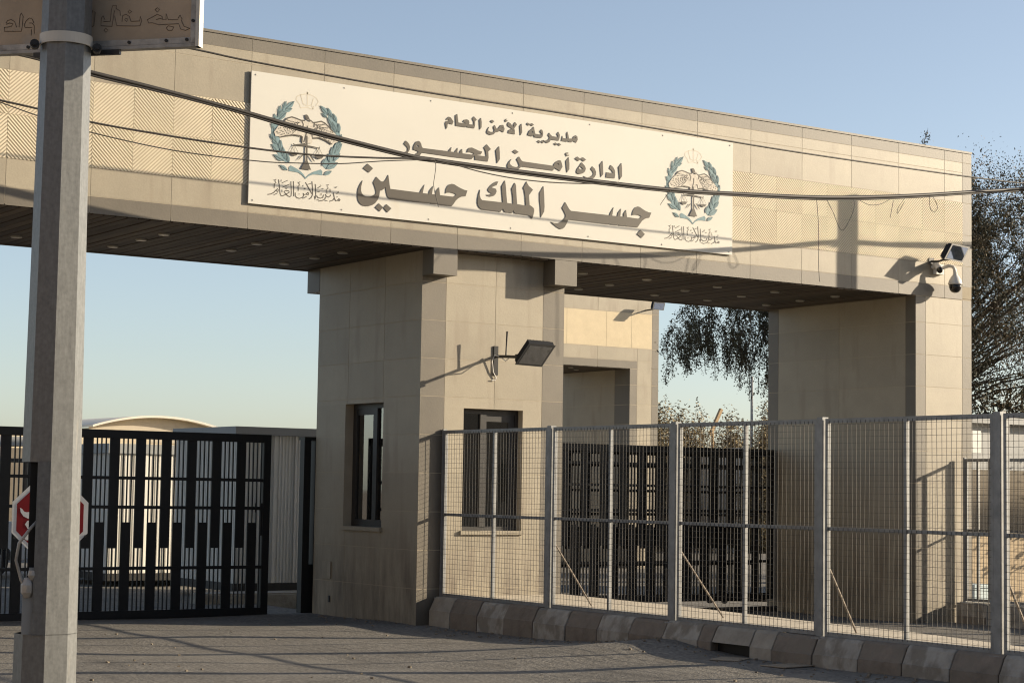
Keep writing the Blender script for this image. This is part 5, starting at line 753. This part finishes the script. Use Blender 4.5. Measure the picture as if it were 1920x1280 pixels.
tag(MB().tube([(28.3, 28, -.3), (28.3, 28, 3.6)], .05, 8).build('stake', M['wood'], t), None, None)
tag(MB().tube([(31.74, 30, -.4), (31.74, 30, 5.67)], .045, 8).build('thin_pole', M['greymetal']), 'slim grey pole standing among the bushes right of the plank', 'pole')
tag(MB().box(26.5, 31.5, 24.5, 27, -.4, 3.02).build('storage_container', M['plastic']), 'pale container roof just showing above the right gate', 'container')

# ------------------------------------------------------------------ blocks added out of frame to cut sky fill on the shaded walls
def block(name, label, x0, x1, y0, y1, h, fx, n):
    t = thing(name, label, 'building', ((x0+x1)/2, (y0+y1)/2, -.4))
    MB().box(x0, x1, y0, y1, -.4, h).build('wall', M['darkwall'], t)
    MB().box(x0-.2, x1+.2, y0-.2, y1+.2, h, h+.25).build('roof', M['concrete'], t)
    mb = MB()
    for k in range(n):
        for z in (1.2, 4.8):
            if fx: c = lerp(y0, y1, (k+.5)/n); mb.box(x1-.02, x1+.02, c-.7, c+.7, z, z+1.5)
            else: c = lerp(x0, x1, (k+.5)/n); mb.box(c-.7, c+.7, y1-.02, y1+.02, z, z+1.5)
    mb.build('window', M['black_dome'], t)
block('sky_blocker_rear', 'long tan block added behind the viewer to cut the sky light', -62, 38, -52, -38, 11.0, False, 24)
block('sky_blocker_left', 'long tan block added out of view left of the road to shape the fill light', -44, -31, -30, 4, 9.0, True, 8)

# ------------------------------------------------------------------ trees and bushes
def leaves(rng, pts, size, droop, m, name, parent):
    vs = []; fs = []
    for p in pts:
        a = rng.uniform(0, 6.283); el = rng.uniform(-1.0, .5)-droop
        L = size*rng.uniform(.6, 1.5); d = Vector((math.cos(a)*math.cos(el), math.sin(a)*math.cos(el), math.sin(el)))*L
        s = d.cross(Vector((rng.uniform(-1, 1), rng.uniform(-1, 1), rng.uniform(-.2, 1)))); s = s.normalized()*L*.22 if s.length > 1e-6 else Vector((L*.2, 0, 0))
        k = len(vs); vs += [p, p+d*.5+s, p+d, p+d*.5-s]; fs.append((k, k+1, k+2, k+3))
    mb = MB(); mb.v = [tuple(v) for v in vs]; mb.f = fs; mb.mi = [0]*len(fs)
    me = bpy.data.meshes.new(name); me.from_pydata(mb.v, [], mb.f); me.materials.append(m); o = bpy.data.objects.new(name, me); COL.objects.link(o)
    o.parent = parent; o.matrix_parent_inverse = Matrix.Translation(parent_world(parent)).inverted(); return o
def gauss3(rng, s): return Vector((rng.gauss(0, s), rng.gauss(0, s), rng.gauss(0, s)))
def big_tree():
    rng = random.Random(11); t = thing('weeping_tree', 'large dark weeping tree rising behind the right pier', 'tree', (16.4, 8.4, -.2))
    base = Vector((16.4, 8.4, -.3)); mb = MB(); limbs = []
    mb.tube([base, base+Vector((.1, 0, 1.6)), base+Vector((.2, .1, 3.2))], [.36, .27, .22], 10)
    C = Vector((16.1, 7.85, 5.9)); ax = Vector((.82, -.57, 0)); ay = Vector((.57, .82, 0))
    fork = base+Vector((.2, .1, 3.2)); dark = []; brown = []
    for k in range(26):
        a = rng.uniform(0, 6.283); ph = rng.uniform(-.15, 1.25); r = rng.uniform(.7, 1.0)
        tip = C + ax*(math.cos(a)*math.cos(ph)*4.3*r) + ay*(math.sin(a)*math.cos(ph)*3.4*r) + Vector((0, 0, math.sin(ph)*2.1*r))
        mid = fork.lerp(tip, .5)+Vector((0, 0, .5))+gauss3(rng, .2)
        pth = smooth([fork, mid, tip], 4); mb.tube(pth, [lerp(.13, .02, i/(len(pth)-1)) for i in range(len(pth))], 5); limbs.append(pth)
    twigs = []
    for pth in limbs:
        for j in range(24):
            p = pth[rng.randrange(3, len(pth))]+gauss3(rng, .42); L = rng.uniform(.5, 1.5)
            q = p; dirn = Vector((rng.uniform(-1, 1), rng.uniform(-1, 1), rng.uniform(-.2, .6))).normalized()
            pts = [p]
            for s_ in range(7):
                dirn = (dirn+Vector((0, 0, -.32))).normalized(); q = q+dirn*L/7; pts.append(q)
            twigs.append(pts)
    for pts in twigs:
        if rng.random() < .35: mb.tube(pts, .008, 3, False)
        br = rng.random() < .33
        for a, b in zip(pts, pts[1:]):
            for q in range(36):
                (brown if br and rng.random() < .8 else dark).append(a.lerp(b, rng.random())+gauss3(rng, .045))
    # hanging fringe on the left side, seen through the opening
    for k in range(105):
        u = rng.uniform(-4.5, -1.6); p = C + ax*u + ay*rng.uniform(-1.6, 1.6) + Vector((0, 0, rng.uniform(-1.5, .2)+ .10*(u+4.9)*rng.random()))
        low = 3.7 + .9*rng.random() if u < -3.2 else 3.35+.9*rng.random()
        L = max(.4, min(1.7, p.z-low)); q = p; dirn = Vector((rng.uniform(-.6, .6), rng.uniform(-.6, .6), .2)); pts = [p]
        for s_ in range(8):
            dirn = (dirn+Vector((0, 0, -.45))).normalized(); q = q+dirn*L/8; pts.append(q)
        mb.tube(pts, .007, 3, False)
        for a, b in zip(pts, pts[1:]):
            for q in range(28): dark.append(a.lerp(b, rng.random())+gauss3(rng, .05))
    # dense lower right mass
    for k in range(400):
        u_, v_, w_ = rng.uniform(-1, 1), rng.uniform(-1, 1), rng.uniform(-1, 1); rr = math.sqrt(u_*u_+v_*v_+w_*w_)
        if rr > 1: u_, v_, w_ = u_/rr*rng.uniform(.8, 1), v_/rr*rng.uniform(.8, 1), w_/rr*rng.uniform(.8, 1)
        p = C + ax*(2.3+2.5*u_) + ay*2.5*v_ + Vector((0, 0, .05+2.75*w_))
        if k % 6 == 0: m1 = fork.lerp(p, .55)+Vector((0, 0, .3)); mb.tube([fork.lerp(m1, .4), m1, p], [.035, .022, .006], 3, False)
        sel = brown if rng.random() < .5 else dark
        for q in range(210): sel.append(p+gauss3(rng, .21)+Vector((0, 0, -.2*rng.random())))
    mb.build('trunk', M['bark'], t)
    leaves(rng, dark, .047, .45, M['leafdark'], 'crown', t); leaves(rng, brown, .047, .45, M['leafbrown'], 'dry_foliage', t)
big_tree()
def bush(label, c, rx, rz, n, seed):
    rng = random.Random(seed); t = thing('bush', label, 'bush', (c[0], c[1], -.4)); c = Vector(c); mb = MB(); pts = []
    for k in range(n):
        a = rng.uniform(0, 6.283); ph = rng.uniform(.1, 1.5); r = rng.uniform(.55, 1.08)
        tip = Vector((c.x+math.cos(a)*math.cos(ph)*rx*r, c.y+math.sin(a)*math.cos(ph)*rx*r, math.sin(ph)*rz*r)); b = Vector((c.x, c.y, -.4))
        pth = smooth([b, b.lerp(tip, .55)+gauss3(rng, .15), tip], 4); mb.tube(pth, [lerp(.03, .006, i/(len(pth)-1)) for i in range(len(pth))], 3, False)
        for j in range(190):
            pts.append(pth[min(len(pth)-1, int(len(pth)*(.35+.65*rng.random())))]+gauss3(rng, .14))
        for j in range(5): pts.append(tip+Vector((0, 0, rng.uniform(0, .5)))+gauss3(rng, .04))
    mb.build('stems', M['bark'], t); leaves(rng, pts, .085, -.1, M['leafolive'], 'foliage', t)
for i, (px_, y, rx, rz, lb) in enumerate(((24.6, 26.5, 1.3, 4.35, 'olive dry bush just right of the far gatehouse'), (26.9, 27.5, 1.3, 4.0, 'olive dry bush behind and left of the plank'), (29.6, 28.6, 1.3, 3.9, 'olive bush between the plank and the slim pole'), (32.6, 29.6, 1.2, 4.7, 'tall dry bush beside the right pier edge'), (27.2, 24.2, 1.0, 3.6, 'lower olive bush in front of the others above the gate'))):
    bush(lb, (px_, y, 0), rx, rz, 220, 20+i)
# trees beyond the fence on the far right and behind
def far_tree(label, c, r, h, seed, m):
    rng = random.Random(seed); t = thing('tree', label, 'tree', (c[0], c[1], -.4)); mb = MB(); b = Vector((c[0], c[1], -.4)); pts = []
    mb.tube([b, b+Vector((0, 0, h*.45))], [.2, .12], 8); fk = b+Vector((0, 0, h*.4))
    for k in range(30):
        a = rng.uniform(0, 6.283); ph = rng.uniform(-.3, 1.4); q = rng.uniform(.5, 1); tip = fk+Vector((math.cos(a)*math.cos(ph)*r*q, math.sin(a)*math.cos(ph)*r*q, h*.12+math.sin(ph)*h*.42*q))
        mb.tube([fk, fk.lerp(tip, .5)+gauss3(rng, .1), tip], [.06, .04, .01], 4, False)
        for j in range(130): pts.append(tip.lerp(fk, rng.random()*.35)+gauss3(rng, .3))
    mb.build('trunk', M['bark'], t); leaves(rng, pts, .13, .3, m, 'crown', t)
far_tree('dusty low tree behind the guard booth at the right edge', (21.5, 9.5), 2.3, 5.4, 41, M['leafdark'])
far_tree('brownish tree at the far right edge beyond the fence', (19.0, 4.2), 1.6, 4.2, 42, M['leafbrown'])

# ------------------------------------------------------------------ litter
mb = MB(); mb.obox((.0, -6.62, .082), (.25, .03, .0), (-.03, .14, 0), (0, 0, .004)); tag(mb.build('cardboard', M['card']), 'flattened cardboard piece lying by the kerb drain', 'cardboard')
mb = MB(); mb.obox((-5.66, -5.24, road_z(-5.66, -5.24)+.018), (.055, .01, 0), (-.01, .04, 0), (0, 0, .012)); tag(mb.build('paper_scrap', M['plastic']), 'white paper scrap on the asphalt at the bottom edge', 'litter')
rg = random.Random(9); mb = MB()
for k in range(420):
    y = rg.uniform(-13, 2); x = .17-abs(rg.gauss(0, .32))-.02 if rg.random() < .7 else rg.uniform(-8, .1)
    z = road_z(x, y); r = rg.uniform(.004, .016); a = rg.uniform(0, 3.1)
    mb.obox((x, y, z+r*.5), (r*math.cos(a), r*math.sin(a), 0), (-r*.7*math.sin(a), r*.7*math.cos(a), r*.2), (0, 0, r*.5))
tag(mb.build('grit', M['soil']), 'loose grit and small stones scattered over the road along the kerb', 'grit', kind='stuff')
mb = MB(); mb.obox((-.12, -5.9, road_z(-.12, -5.9)+.006), (.16, .1, 0), (-.08, .12, 0), (0, 0, .003)); tag(mb.build('paper_sheet', M['card']), 'dirty flat sheet lying in front of the drain hole', 'litter')
